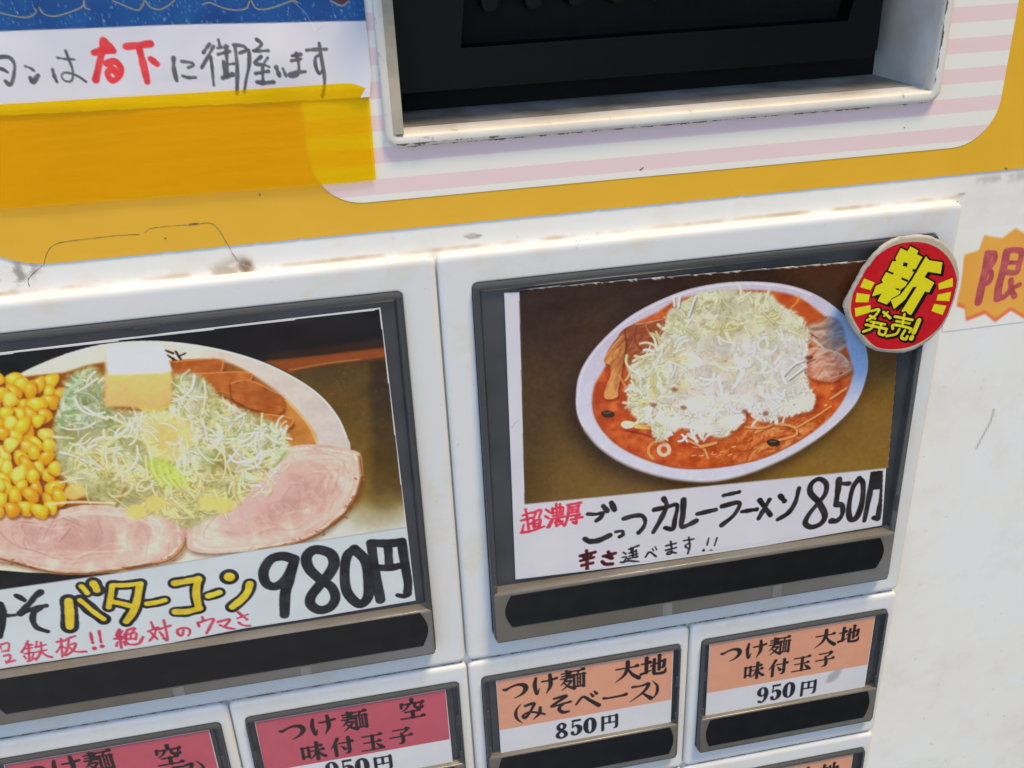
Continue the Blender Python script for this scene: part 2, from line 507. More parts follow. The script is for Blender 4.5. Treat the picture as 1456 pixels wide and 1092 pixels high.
for pts, w in (([(662, 336), (672, 334), (684, 335)], 2.4), ([(666, 339), (680, 338)], 1.4), ([(1413, 582), (1410, 595), (1403, 610), (1394, 626), (1388, 638)], 1.5), ([(1363, 277), (1372, 275)], 1.6)):
    cv.stroke(w, pts, (110, 98, 86), .75)
for i in range(70):
    x, y = random.choice([(random.uniform(1290, 1456), random.uniform(500, 1090)), (random.uniform(0, 1456), random.uniform(250, 420))])
    cv.stroke(random.uniform(.8, 2.0), [(x, y), (x+random.uniform(-2, 2), y+random.uniform(-2, 2))], (150, 138, 120), random.uniform(.15, .55))
# dust lying in the crevice above the big buttons
band = np.zeros((cv.H, cv.Wd)); yy = cv.v0+np.arange(cv.H)/cv.res
band += np.exp(-((yy-42.35)/.28)**2)[:, None]
x = cv.u0+np.arange(cv.Wd)/cv.res
band *= ((x > -62) & (x < 86.5))[None]
cv.put((0, 0, cv.Wd, cv.H, band*np.clip((fbm(cv.H, cv.Wd, 20, 5)-.34)*3, 0, 1)), (150, 122, 84), .6)
uu = cv.u0+np.arange(cv.Wd)/cv.res; vv = cv.v0+np.arange(cv.H)/cv.res
hole = (uu[None] > WIN[0]+.8) & (uu[None] < WIN[2]-.8) & (vv[:, None] > WIN[1]+.8) & (vv[:, None] < WIN[3]-.8)
link('front_panel', sheet('front_panel', cv, ~hole), panel_mat, machine)
body = slab('body', rect_pts(-75, -4, 128, 172), -60, -20)
link('body', body, white_plastic, machine)

def flat_with_hole(name, outer, hole, h, th):
    bm = bmesh.new()
    ed = []
    for lp in (outer, hole):
        if lp is None: continue
        vs = [bm.verts.new(W(u, v, h)) for u, v in lp]
        ed += [bm.edges.new((vs[k], vs[(k+1) % len(vs)])) for k in range(len(vs))]
    bmesh.ops.triangle_fill(bm, use_beauty=True, edges=ed)
    n = len(outer)
    top = list(bm.verts)[:n]
    low = [bm.verts.new(v.co+Vector((0, th/10, 0))) for v in top]
    for k in range(n): bm.faces.new((top[k], top[(k+1) % n], low[(k+1) % n], low[k]))
    bmesh.ops.recalc_face_normals(bm, faces=bm.faces)
    me = bpy.data.meshes.new(name); bm.to_mesh(me); bm.free(); return me

def rr(u0, v0, u1, v1, r, n=8):
    return [(x*10, -z*10) for x, _, z in rloop((u0, v0, u1, v1), r, 0, 0, n)]
hole_pts = rr(WIN[0]+.7, WIN[1]+.7, WIN[2]-.7, WIN[3]-.7, .5, 3)
# outline of the yellow sheet, slightly ragged lower edge
yo = rr(-44.5, -3, 127, 39.12, 11.0, 12)
yo2 = []
for k in range(len(yo)):
    a, b = np.array(yo[k]), np.array(yo[(k+1) % len(yo)]); L = np.hypot(*(b-a))
    m = max(int(L/.6), 1) if abs(a[1]-39.12) < .01 and abs(b[1]-39.12) < .01 else 1
    for j in range(m):
        p = a+(b-a)*j/m
        if m > 1 and j: p = p+np.array([0, random.uniform(-.03, .03)+(random.uniform(-.14, 0) if random.random() < .06 else 0)])
        yo2.append((float(p[0]), float(p[1])))
link('yellow_trim', flat_with_hole('yellow_trim', yo2, hole_pts, HP+.14, .14), yellow_film, machine, smooth=0)
link('striped_decal', flat_with_hole('striped_decal', rr(-2.0, -2.5, 89.4, 35.3, 6.2, 10), hole_pts, HP+.2, .06), striped, machine, smooth=0)

# hair-thin crack running over the trim
def ribbon(name, pts, w, h, raw=False):
    q = np.array([P(x, y, h) for x, y in pts]) if not raw else np.array(pts, float)
    q = spline(q, 6)
    vs = []; fs = []
    for i in range(len(q)):
        d = q[min(i+1, len(q)-1)]-q[max(i-1, 0)]; d = d/(np.hypot(*d)+1e-9); nrm = np.array([-d[1], d[0]])
        ww = w*random.uniform(.3, .9)/2
        for s in (-1, 1): vs.append(W(*(q[i]+nrm*ww*s), h))
        if i: fs.append((2*i-2, 2*i-1, 2*i+1, 2*i))
    return mesh_from(name, vs, fs)
cr = [ribbon('c', [(62, 377), (66, 362), (74, 350), (90, 344), (130, 339), (165, 335), (198, 333)], .10, HP+.17),
      ribbon('c', [(206, 331), (214, 325), (235, 322), (262, 320), (272, 319)], .10, HP+.17),
      ribbon('c', [(268, 319.5), (275, 318.5), (283, 318)], .32, HP+.175),
      ribbon('c', [(284, 318), (297, 317), (306, 321), (314, 331), (322, 345), (330, 359)], .12, HP+.17),
      ribbon('c', [(330, 360), (336, 368), (342, 376)], .14, HP+.05),
      ribbon('c', [(42, 408), (40, 398), (48, 388), (60, 378)], .12, HP+.03),
      ribbon('c', [(910, 242), (915, 238)], .32, HP+.24), ribbon('c', [(369, 275), (370, 279)], .22, HP+.17), ribbon('c', [(234, 338), (236, 340)], .3, HP+.17),
      ribbon('c', [(1285, 181), (1287, 182)], .2, HP+.24), ribbon('c', [(1429, 239), (1432, 241)], .3, HP+.17)]
for me in cr[:6]: link('crack', me, hair_mat, machine, smooth=0)
for me in cr[6:]: link('dirt_speck', me, hair_mat, machine, smooth=0)

# note window: frame, recess, black plate with its comb
fr = sweep('window_frame', WIN, 1.7, [(0, HP), (0, -.85), (.08, -.62), (.25, -.48), (.5, -.42), (1.0, -.42), (1.25, -.5), (1.4, -.72), (1.45, -1.1), (1.5, -2.2)], 8)
wf = link('window_frame', fr, frame_plastic, machine)
IN = (WIN[0]+1.5, WIN[1]+1.5, WIN[2]-1.5, WIN[3]-1.5)
rc = sweep('window_recess', IN, .4, [(0, -2.2), (.2, -3), ((.2, .2, 2.2, .3), -14.0)], 3, fill=True)
link('window_recess', rc, liner_plastic, machine)
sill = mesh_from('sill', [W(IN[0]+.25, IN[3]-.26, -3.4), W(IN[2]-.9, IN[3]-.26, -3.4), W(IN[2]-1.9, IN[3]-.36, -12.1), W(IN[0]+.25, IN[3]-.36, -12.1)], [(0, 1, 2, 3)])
link('sill', sill, mat('dusty_shaded_sill', (.36, .34, .30), .7, .2, noise=.4, nscale=2.2, dark=(.20, .18, .14), bump=.1, bscale=30), machine, smooth=0)  # darker sheet behind the front edge: shade and dust both in its colour
stp = slab('side_strip', rect_pts(WIN[0]+1.02, WIN[1]+1.4, WIN[0]+2.25, WIN[3]-1.62), -2.5, -.36, .0)
link('side_strip', stp, mat('tan_shade_plastic', (.50, .44, .33), .4, .5, noise=.25, nscale=3, dark=(.34, .29, .21)), machine)  # the strip's tan is warm-toned shade put into its colour
hood = slab('sill_shade_hood', rect_pts(WIN[0]-.5, WIN[1]-1.2, WIN[2]+.5, WIN[1]+.8), -1.3, 3.4)  # unseen hood above the window, added to shade the sill
link('sill_shade_hood', hood, black_plastic, machine)
# black plate inside the recess
hp = -9.0
su0, sv = P(655, 66, hp); su1, sv1 = P(1205, 32, hp)
sv = (sv+sv1)/2
pb = P(900, 108, hp)[1]
L0, R0 = IN[0]+.3, P(1246, 80, hp)[0]
pl = [slab('p', [(L0, sv), (L0, pb-.6), (L0+.6, pb), (R0-1.0, pb), (R0, pb-1.0), (R0, sv), ], -13, hp),
      slab('p', [(L0, 5.8), (L0, sv), (su0, sv), (su0+.8, sv-6), (su0+.9, 5.8)], -13, hp),
      slab('p', [(R0, 5.8), (su1+1.2, 5.8), (su1+1.0, sv-4), (su1, sv), (R0, sv)], -13, hp)]
plate = link('note_slot', join('note_slot', pl), black_plastic, machine)
tops = sv-4.0
for k in range(9):
    uc = su0+4+k*((su1-su0-8)/8.0)
    me = slab('comb_tooth', [(uc-1.9, 5.8), (uc-1.0, tops-.4), (uc-.55, tops+.1), (uc+.55, tops+.1), (uc+1.0, tops-.4), (uc+1.9, 5.8)], -12.5, hp-.4, .05)
    link('comb_tooth', me, black_plastic, plate)
link('slot_back', sweep('slot_back', (IN[0]-1, IN[1]-1, IN[2]+1, IN[3]+1), .3, [(0, -12.3), (.1, -12.2)], 2, fill=True), slot_black, machine)
# dirt packed along the frame's lower edge
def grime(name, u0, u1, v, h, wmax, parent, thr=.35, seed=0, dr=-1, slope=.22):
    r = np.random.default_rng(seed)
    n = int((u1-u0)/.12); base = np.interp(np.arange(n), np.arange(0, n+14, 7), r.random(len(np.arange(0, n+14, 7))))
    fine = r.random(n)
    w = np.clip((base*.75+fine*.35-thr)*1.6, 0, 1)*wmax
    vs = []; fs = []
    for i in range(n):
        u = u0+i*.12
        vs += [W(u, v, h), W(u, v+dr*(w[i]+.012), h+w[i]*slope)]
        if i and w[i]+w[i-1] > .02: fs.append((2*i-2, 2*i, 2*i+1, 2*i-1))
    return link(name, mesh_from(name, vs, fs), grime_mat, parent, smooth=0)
grime('grime', WIN[0]+1.6, WIN[2]-1.5, WIN[3]-.03, HP+.23, .30, machine, .22, 3, 1, 0)
grime('grime', WIN[0]+1.2, WIN[0]+14, WIN[3]-.45, -.405, .45, machine, .45, 8, 1, -.1)
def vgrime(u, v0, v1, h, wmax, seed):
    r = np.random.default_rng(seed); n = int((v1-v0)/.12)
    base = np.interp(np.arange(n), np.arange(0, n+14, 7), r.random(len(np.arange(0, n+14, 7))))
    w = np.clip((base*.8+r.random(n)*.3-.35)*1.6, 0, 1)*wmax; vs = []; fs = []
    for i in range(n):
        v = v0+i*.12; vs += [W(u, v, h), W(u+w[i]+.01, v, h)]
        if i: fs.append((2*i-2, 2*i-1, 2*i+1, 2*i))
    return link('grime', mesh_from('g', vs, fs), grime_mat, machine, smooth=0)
vgrime(WIN[2]-1.25, 9, 26.5, -.40, .28, 5)

# ------------------------------------------------------------------ the printed pictures on the menu cards
NAVY = (26, 28, 36)
def shreds(cv, region, n, pal, L=(9, 26), w=(1.4, 3.6), curve=.5, sh=.28, ang=None):
    q = np.array(region, float); x0, y0 = q.min(0); x1, y1 = q.max(0)
    def ins(x, y):
        c = False
        for i in range(len(q)):
            a, b = q[i], q[i-1]
            if (a[1] > y) != (b[1] > y) and x < (b[0]-a[0])*(y-a[1])/(b[1]-a[1])+a[0]: c = not c
        return c
    k = 0
    while k < n:
        x, y = random.uniform(x0, x1), random.uniform(y0, y1)
        if not ins(x, y): continue
        k += 1
        a = random.uniform(0, math.pi) if ang is None else random.gauss(*ang)
        l = random.uniform(*L)/2; cu = random.gauss(0, curve)*l
        dx, dy = math.cos(a)*l, math.sin(a)*l
        pts = [(x-dx, y-dy), (x-dx*.4-dy/l*cu*.8, y-dy*.4+dx/l*cu*.8), (x+dx*.4-dy/l*cu*.8, y+dy*.4+dx/l*cu*.8), (x+dx, y+dy)]
        c = pal(x, y)
        ww = random.uniform(*w)
        cv.stroke(ww+1.2, [(p[0]+.8, p[1]+1.4) for p in pts], tuple(v*.68 for v in c), sh, 3)
        cv.stroke(ww, pts, c, random.uniform(.6, .95), 3, (random.uniform(.6, 1), random.uniform(.35, 1)))
def mixc(a, b, t): return tuple(x*(1-t)+y*t for x, y in zip(a, b))
def jit(c, s=12):
    d = random.gauss(0, s); return tuple(min(max(v+d+random.gauss(0, s*.35), 0), 252) for v in c)

def grad(cv, fn):
    """photo-pixel field sampled over the canvas"""
    u = cv.u0+np.arange(cv.Wd)/cv.res; v = cv.v0+np.arange(cv.H)/cv.res
    U, V = np.meshgrid(u, v)
    cx = M[0, 0]*U+M[0, 1]*V+M[0, 2]*(D-cv.h); cy = M[1, 0]*U+M[1, 1]*V+M[1, 2]*(D-cv.h); cz = M[2, 0]*U+M[2, 1]*V+M[2, 2]*(D-cv.h)
    return fn(cx/cz*F+728, cy/cz*F+546)
def lerp3(a, b, t): return np.array(a, float)*(1-t[..., None])+np.array(b, float)*t[..., None]

def paint_butter(cv):
    cv.block(0, 380, 2.6)
    X, Y = grad(cv, lambda x, y: (x*2.6, (y-380)*2.6)), None
    X, Y = X
    img = lerp3((24, 24, 24), (34, 28, 16), np.clip((X-500)/600, 0, 1))
    cv.img[:] = img
    nz = fbm(cv.H, cv.Wd, 22, 4)
    tray = lerp3((92, 74, 26), (142, 112, 52), np.clip((Y-380)/480+(nz-.5)*.5, 0, 1))
    tray = tray*(1-np.clip((X-1350)/160, 0, .25)[..., None])
    cv.poly([(960, 350), (1200, 325), (1500, 290), (1560, 1100), (900, 1130)], tray, smooth=False)
    cv.poly([(980, 345), (1200, 322), (1430, 293), (1436, 332), (1200, 362), (1070, 392)], (146, 84, 32), smooth=False, soft=1)
    cv.poly([(980, 320), (1200, 290), (1430, 262), (1432, 295), (1200, 322), (1000, 345)], (74, 52, 24), .8, smooth=False, soft=2)
    cv.stroke(5, [(1090, 385), (1200, 368), (1330, 350), (1430, 338)], (98, 60, 22), .8)
    cv.stroke(4, [(1070, 380), (1200, 356), (1330, 340)], (200, 170, 130), .5)
    cv.poly([(840, 225), (1280, 165), (1290, 270), (1000, 320), (850, 290)], (46, 36, 22), .5, soft=6)
    cv.poly([(1050, 990), (1250, 930), (1330, 880), (1420, 900), (1560, 880), (1560, 1130), (1000, 1130)], (212, 218, 218), .9, soft=8)
    cv.poly([(1340, 850), (1480, 840), (1500, 930), (1380, 960), (1300, 940)], (150, 134, 82), .5, soft=8)
    for i in range(30):
        x, y = random.uniform(1180, 1430), random.uniform(380, 560)
        cv.stroke(2.5, [(x, y), (x+random.uniform(-8, 8), y+3)], (190, 170, 120), random.uniform(.1, .4))
    # bowl
    bowl = [(-420, 760), (-300, 600), (-150, 500), (0, 432), (120, 370), (240, 322), (370, 287), (500, 273), (640, 276), (800, 300), (950, 342), (1080, 402), (1180, 470), (1248, 550), (1283, 625), (1294, 690), (1250, 900), (1000, 1040), (600, 1120), (0, 1120), (-300, 1000)]
    rim = lerp3((232, 222, 206), (206, 198, 194), np.clip((X-300)/900, 0, 1))
    rim = rim+((fbm(cv.H, cv.Wd, 30, 3)-.5)*22)[..., None]
    cv.poly(bowl, rim)
    cv.stroke(7, [(240, 324), (370, 290), (500, 277), (640, 280), (800, 304), (950, 346), (1080, 406), (1180, 474), (1246, 552), (1280, 627)], (240, 234, 228), .75)
    inner = [(-300, 760), (-100, 520), (110, 410), (240, 388), (380, 352), (640, 346), (810, 345), (925, 392), (1058, 488), (1140, 580), (1172, 650), (1150, 800), (900, 980), (400, 1040), (0, 1000)]
    soup = lerp3((150, 92, 34), (202, 142, 76), np.clip((X-800)/360+(nz-.5)*.8, 0, 1))
    cv.poly(inner, soup, soft=1)
    cv.stroke(8, [(1060, 492), (1140, 582), (1172, 652)], (226, 190, 130), .7)
    for pts, w in (([(612, 308), (640, 318)], 9), ([(618, 325), (650, 345)], 8), ([(650, 312), (668, 340)], 9), ([(660, 330), (685, 318)], 7), ([(640, 335), (640, 350)], 6), ([(695, 345), (710, 347)], 8)):
        cv.stroke(w, pts, (44, 36, 36), .85)
    # bamboo shoots
    for pts, c in (([(635, 350), (810, 340), (818, 388), (700, 392), (640, 402)], (172, 98, 42)), ([(700, 395), (915, 388), (922, 425), (860, 480), (760, 442)], (186, 112, 52)), ([(850, 430), (920, 418), (1034, 470), (1052, 520), (1015, 542), (900, 512), (858, 485)], (176, 104, 48)), ([(960, 540), (1080, 560), (1060, 600), (980, 590)], (190, 122, 60))):
        cv.poly([(p[0]+5, p[1]+10) for p in pts], (92, 46, 14), .55, soft=1)
        cv.poly(pts, np.clip(np.array(c, float)+((fbm(cv.H, cv.Wd, 12, 3)-.5)*50)[..., None], 0, 255))
        cv.stroke(5, pts[:3], (222, 160, 100), .7)
        cv.stroke(5, pts[-2:]+pts[:1], (110, 56, 20), .6)
        for i in range(26):
            a = pts[random.randrange(len(pts))]; b = pts[random.randrange(len(pts))]; t = random.random()
            x, y = a[0]*t+b[0]*(1-t), a[1]*t+b[1]*(1-t)
            cv.stroke(3, [(x-22, y-3), (x, y), (x+22, y+4)], mixc(c, (230, 170, 100), random.random()*.6), .35)
    # pork slices
    def pork(out, cx, cy, crust):
        pr = np.array(out, float)
        base = lerp3((224, 192, 182), (200, 158, 150), np.clip((fbm(cv.H, cv.Wd, 34, 4)-.35)*2.4, 0, 1))
        cv.poly([(p[0]+4, p[1]+12) for p in out], (70, 44, 24), .5, soft=3)
        cv.poly(out, base)
        c0 = np.array([cx, cy])
        q = c0+(pr-c0)*.86; cv.poly(q, (232, 212, 204), .7, soft=4)
        q = c0+(pr-c0)*.70; cv.poly(q, (206, 164, 156), .7, soft=4)
        q = c0+(pr-c0)*.58; cv.poly(q, (220, 184, 174), .6, soft=6)
        q = c0+(pr-c0)*.40; cv.poly(q, (194, 146, 144), .5, soft=7)
        mk = cv.pmask(spline(cv.T(out), 5, True), 2); x0, y0, x1, y1, m = mk
        cc = cv.T([(cx, cy)])[0]; YY, XX = np.mgrid[0:cv.H, 0:cv.Wd]
        th = np.arctan2((YY-cc[1])*1.6, XX-cc[0])+math.pi/2+(fbm(cv.H, cv.Wd, 26, 3)-.5)*5
        fb = fibres(cv.H, cv.Wd, th, 10, 2, int(cx))
        mar = lerp3((190, 138, 134), (238, 216, 208), np.clip(fb*1.3-.1, 0, 1))
        cv.put((x0, y0, x1, y1, m*.16), mar)
        pf = np.clip(fbm(cv.H, cv.Wd, 22, 4)*4-2.2, 0, 1)[y0:y1, x0:x1]
        cv.put((x0, y0, x1, y1, m*pf*.6), (240, 224, 214))
        q = c0+(pr-c0)*.93; q2 = spline(cv.T(q), 5, True)
        for j in range(len(q2)):
            if random.random() < .8: cv.put(cv.smask(q2[[j, (j+1) % len(q2)]], [random.uniform(2, 5)]*2), (236, 220, 208), random.uniform(.25, .6))
        for i in range(40):
            t = random.uniform(.1, .9); k = random.randrange(len(pr)); p = c0+(pr[k]-c0)*t
            d = np.array([-(pr[k]-c0)[1], (pr[k]-c0)[0]]); d = d/(np.hypot(*d)+1)*random.uniform(14, 50)
            cv.stroke(random.uniform(2, 7), [p-d, p+np.array([random.uniform(-6, 6), random.uniform(-6, 6)]), p+d], random.choice([(236, 212, 206), (206, 158, 152), (186, 130, 126), (226, 190, 180)]), random.uniform(.15, .5), 4)
        dense = spline(pr, 6, True)
        for i in range(26):
            k = random.uniform(.28, .90); a = random.randrange(len(dense)); L = random.randrange(8, 30)
            arc = [c0+(dense[(a+j) % len(dense)]-c0)*(k+.05*math.sin(j*.35)) for j in range(0, L, 3)]
            cv.stroke(random.uniform(3, 13), arc, random.choice([(234, 214, 204), (190, 142, 136), (228, 200, 190), (182, 130, 124), (240, 224, 214)]), random.uniform(.15, .42), 3, (.3, 1))
        for i in range(len(crust)-1):
            cv.stroke(random.uniform(10, 20), [crust[i], crust[i+1]], random.choice([(168, 112, 62), (150, 92, 44), (190, 142, 98), (130, 78, 38)]), random.uniform(.4, .8))
        cv.stroke(4, crust, (112, 66, 28), .7)
        braise(out)
        for i in range(26):
            p = np.array(crust[random.randrange(len(crust))])+np.array([random.uniform(-30, 30), random.uniform(-14, 4)])
            cv.stroke(random.uniform(3, 9), [p, p+np.array([random.uniform(-12, 12), random.uniform(-6, 6)])], random.choice([(140, 84, 36), (196, 150, 104), (120, 72, 32)]), .5)
    def braise(out):                            # cooked meat: less red than raw ham
        x0, y0, x1, y1, m = cv.pmask(spline(cv.T(out), 5, True), 1)
        w_ = m[..., None]; cv.img[y0:y1, x0:x1] = cv.img[y0:y1, x0:x1]*(1-w_)+cv.img[y0:y1, x0:x1]*np.array((.975, 1.0, .985))*w_
    pork([(-200, 870), (0, 880), (60, 900), (150, 915), (300, 880), (480, 880), (620, 880), (676, 930), (694, 1000), (676, 1050), (624, 1085), (470, 1116), (343, 1134), (265, 1134), (192, 1128), (65, 1098), (-120, 1050)], 250, 1000,
         [(-60, 1062), (65, 1096), (130, 1114), (192, 1127), (265, 1132), (343, 1132), (410, 1124), (470, 1114), (560, 1098), (624, 1083), (668, 1050), (690, 1010)])
    pork([(1020, 690), (1080, 662), (1180, 656), (1310, 678), (1336, 706), (1338, 780), (1318, 850), (1290, 890), (1230, 950), (1180, 985), (1120, 1012), (1040, 1034), (960, 1046), (860, 1054), (780, 1058), (704, 1046), (690, 1005), (702, 945), (780, 890), (880, 860), (980, 770)], 1090, 850,
         [(1330, 700), (1338, 780), (1318, 850), (1290, 890), (1262, 925), (1230, 950), (1180, 985), (1120, 1012), (1040, 1034), (960, 1046)])
    cv.poly([(930, 790), (1050, 760), (1080, 800), (1000, 880), (900, 960), (840, 960), (820, 900)], (222, 184, 182), .6, soft=6)
    # corn
    cv.poly([(-200, 480), (0, 432), (90, 405), (180, 402), (245, 430), (235, 500), (195, 540), (195, 620), (215, 700), (235, 760), (260, 810), (310, 845), (200, 890), (150, 908), (60, 890), (0, 872), (-200, 850)], (150, 88, 20), soft=1)
    ks = [(x+random.uniform(-15, 15), y+random.uniform(-12, 12)) for y in range(422, 900, 39) for x in range(-70+(y//39 % 2)*27, 300, 53)
          if x < 205+ (30 if y < 480 else 0) + (40 if y > 780 else 0) - (20 if 520 < y < 640 else 0)]
    random.shuffle(ks)
    ks.sort(key=lambda p: p[1]+random.uniform(-30, 30))
    for x, y in ks:
        a = random.uniform(0, 3.14); r1, r2 = random.uniform(28, 41), random.uniform(21, 29)
        def ell(sx, sy, k): return [(x+sx+(math.cos(t)*math.cos(a)*r1*k-math.sin(t)*math.sin(a)*r2*k*(1+.3*math.cos(t)))*jj, y+sy+(math.cos(t)*math.sin(a)*r1*k+math.sin(t)*math.cos(a)*r2*k*(1+.3*math.cos(t)))*jj) for t in np.linspace(0, 6.283, 9)[:-1] for jj in [random.uniform(.84, 1.14)]]
        b = jit(random.choice([(248, 202, 66), (242, 188, 52), (250, 216, 100), (228, 168, 42), (246, 198, 58)]), 8)
        cv.poly(ell(3, 7, 1.08), (120, 66, 12), .6, soft=1)
        cv.poly(ell(0, 0, 1.0), mixc(b, (186, 116, 20), .45))
        cv.poly(ell(-2, -4, .80), b, .9, soft=1)
        cv.poly(ell(-6, -9, .42), mixc(b, (255, 238, 160), .7), .6, soft=1)
        cv.stroke(5, [(x-9, y-11), (x-3, y-12)], (255, 246, 210), random.uniform(0, .8), 2)
    # heap of shredded leek and cabbage
    heap = [(255, 410), (330, 375), (385, 405), (400, 515), (540, 528), (630, 505), (645, 405), (740, 405), (800, 470), (885, 530), (960, 560), (1040, 590), (1060, 690), (990, 745), (900, 850), (830, 900), (760, 930), (690, 965), (620, 925), (480, 890), (350, 860), (250, 800), (215, 700), (205, 600), (235, 480)]
    cv.poly(heap, (180, 176, 122), .95, soft=3)
    def pal(x, y):
        r = random.random()
        if x < 420 and y < 620: return jit(random.choice([(186, 208, 178), (168, 192, 156), (206, 220, 196), (150, 178, 120)]), 10)
        if y > 720: return jit(random.choice([(214, 202, 142), (226, 218, 168), (196, 186, 116), (232, 226, 190), (176, 160, 90)]), 12)
        if x > 640: return jit(random.choice([(224, 230, 206), (206, 220, 168), (236, 240, 228), (188, 206, 132), (222, 212, 150)]), 10)
        return jit(random.choice([(218, 220, 178), (228, 230, 200), (204, 204, 140), (196, 208, 140), (236, 236, 216)]), 12)
    T_ = np.maximum(tangle(cv.H, cv.Wd, 26, 13, 2, 40), .75*tangle(cv.H, cv.Wd, 15, 8, 1, 47))
    g1 = np.clip(fbm(cv.H, cv.Wd, 34, 3)*2.6-.8, 0, 1); g2 = np.clip(fbm(cv.H, cv.Wd, 24, 3)*2.8-1.0, 0, 1)
    light = lerp3((242, 240, 228), (228, 220, 170), g1)
    light = light*(1-.55*g2[..., None])+np.array((196, 212, 146))*.55*g2[..., None]
    cool = np.clip((430-X)/160, 0, 1)*np.clip((640-Y)/120, 0, 1)
    light = light*(1-.7*cool[..., None])+np.array((190, 214, 190))*.7*cool[..., None]
    low = np.clip((Y-700)/120, 0, 1)
    light = light*(1-.55*low[..., None])+np.array((220, 208, 150))*.55*low[..., None]
    gap = lerp3((190, 180, 118), (164, 166, 100), g2)
    gap = gap*(1-.6*cool[..., None])+np.array((112, 138, 112))*.6*cool[..., None]
    light = light*(.80+.28*np.clip(fbm(cv.H, cv.Wd, 30, 3)*2-.5, 0, 1))[..., None]
    heap_fill(cv, heap, np.clip(T_*1.5-.25, 0, 1), np.clip(light, 0, 250), gap*.92, 6)
    shreds(cv, heap, 90, pal, (40, 100), (8, 16), .28, .38)
    shreds(cv, heap, 60, lambda x, y: jit((240, 240, 226), 6) if y < 720 else jit((228, 220, 176), 8), (60, 130), (7, 13), .4, .4)
    for cx, cy, r in ((455, 640, 70), (470, 700, 95), (340, 735, 64), (700, 830, 45), (960, 815, 42), (430, 800, 60)):
        for k in range(1):
            rr_ = r*(1-.25*k); a0 = random.uniform(0, 6); 
            cv.stroke(11, [(cx+math.cos(a0+t)*rr_+3, cy+math.sin(a0+t)*rr_*.8+5) for t in np.linspace(0, 3.6, 7)], (150, 140, 80), .25)
            cv.stroke(11, [(cx+math.cos(a0+t)*rr_, cy+math.sin(a0+t)*rr_*.8) for t in np.linspace(0, 3.6, 7)], jit((222, 212, 160)), .6)
    cv.poly([(530, 560), (600, 535), (690, 560), (715, 630), (690, 690), (620, 720), (555, 690), (525, 620)], (234, 214, 150), .6, soft=3)
    cv.poly([(570, 590), (640, 570), (680, 620), (640, 670), (585, 660)], (238, 196, 120), .6, soft=4)
    cv.poly([(545, 720), (600, 710), (660, 745), (690, 790), (640, 815), (580, 790)], (186, 208, 96), .7, soft=2)
    for i in range(5):
        cv.stroke(10, [(560+i*28, 725+i*10), (575+i*28, 770+i*8), (600+i*25, 800+i*4)], (206, 222, 130), .8)
    for x, y in ((575, 872), (505, 905), (770, 870), (830, 880), (275, 830)):
        cv.poly([(x-38, y-5), (x-10, y-28), (x+32, y-18), (x+36, y+12), (x, y+30), (x-30, y+22)], (228, 206, 128), .85, soft=1)
    shreds(cv, [(860, 560), (1060, 580), (1060, 700), (1030, 830), (900, 850), (860, 700)], 40, lambda x, y: jit((228, 230, 208), 12), (26, 70), (7, 14), .25, .3)
    shreds(cv, [(250, 560), (880, 560), (860, 820), (300, 820)], 50, lambda x, y: jit((230, 230, 202), 12), (30, 90), (6, 12), .3, .25)
    cv.stroke(10, [(190, 875), (280, 868), (420, 872)], (226, 214, 180), .9)
    # butter
    cv.poly([(385, 392), (640, 385), (634, 512), (545, 532), (385, 520)], (150, 120, 50), .5, soft=5, smooth=False)
    bf = lerp3((242, 204, 132), (226, 184, 126), np.clip((Y-390)/130, 0, 1))+((fbm(cv.H, cv.Wd, 20, 3)-.5)*16)[..., None]
    cv.poly([(388, 392), (636, 384), (630, 505), (600, 522), (540, 528), (480, 516), (388, 514)], bf, smooth=False, soft=1)
    cv.stroke(7, [(520, 522), (560, 527), (610, 519), (628, 508)], (226, 206, 82), .8)
    cv.poly([(384, 302), (440, 294), (596, 288), (612, 310), (637, 384), (600, 390), (396, 398)], (240, 244, 242), smooth=False, soft=1)
    cv.poly([(384, 302), (392, 300), (402, 396), (391, 420), (386, 380)], (196, 186, 150), .7, smooth=False, soft=1)
    nn = fbm(cv.H, cv.Wd, 5, 2)[..., None]
    g_ = cv.img/255; g_ = np.clip((g_-.5)*1.16+.47, .03, .97)                # the print is contrasty
    cv.img = np.clip(g_*255+(nn-.5)*12, 0, 250)

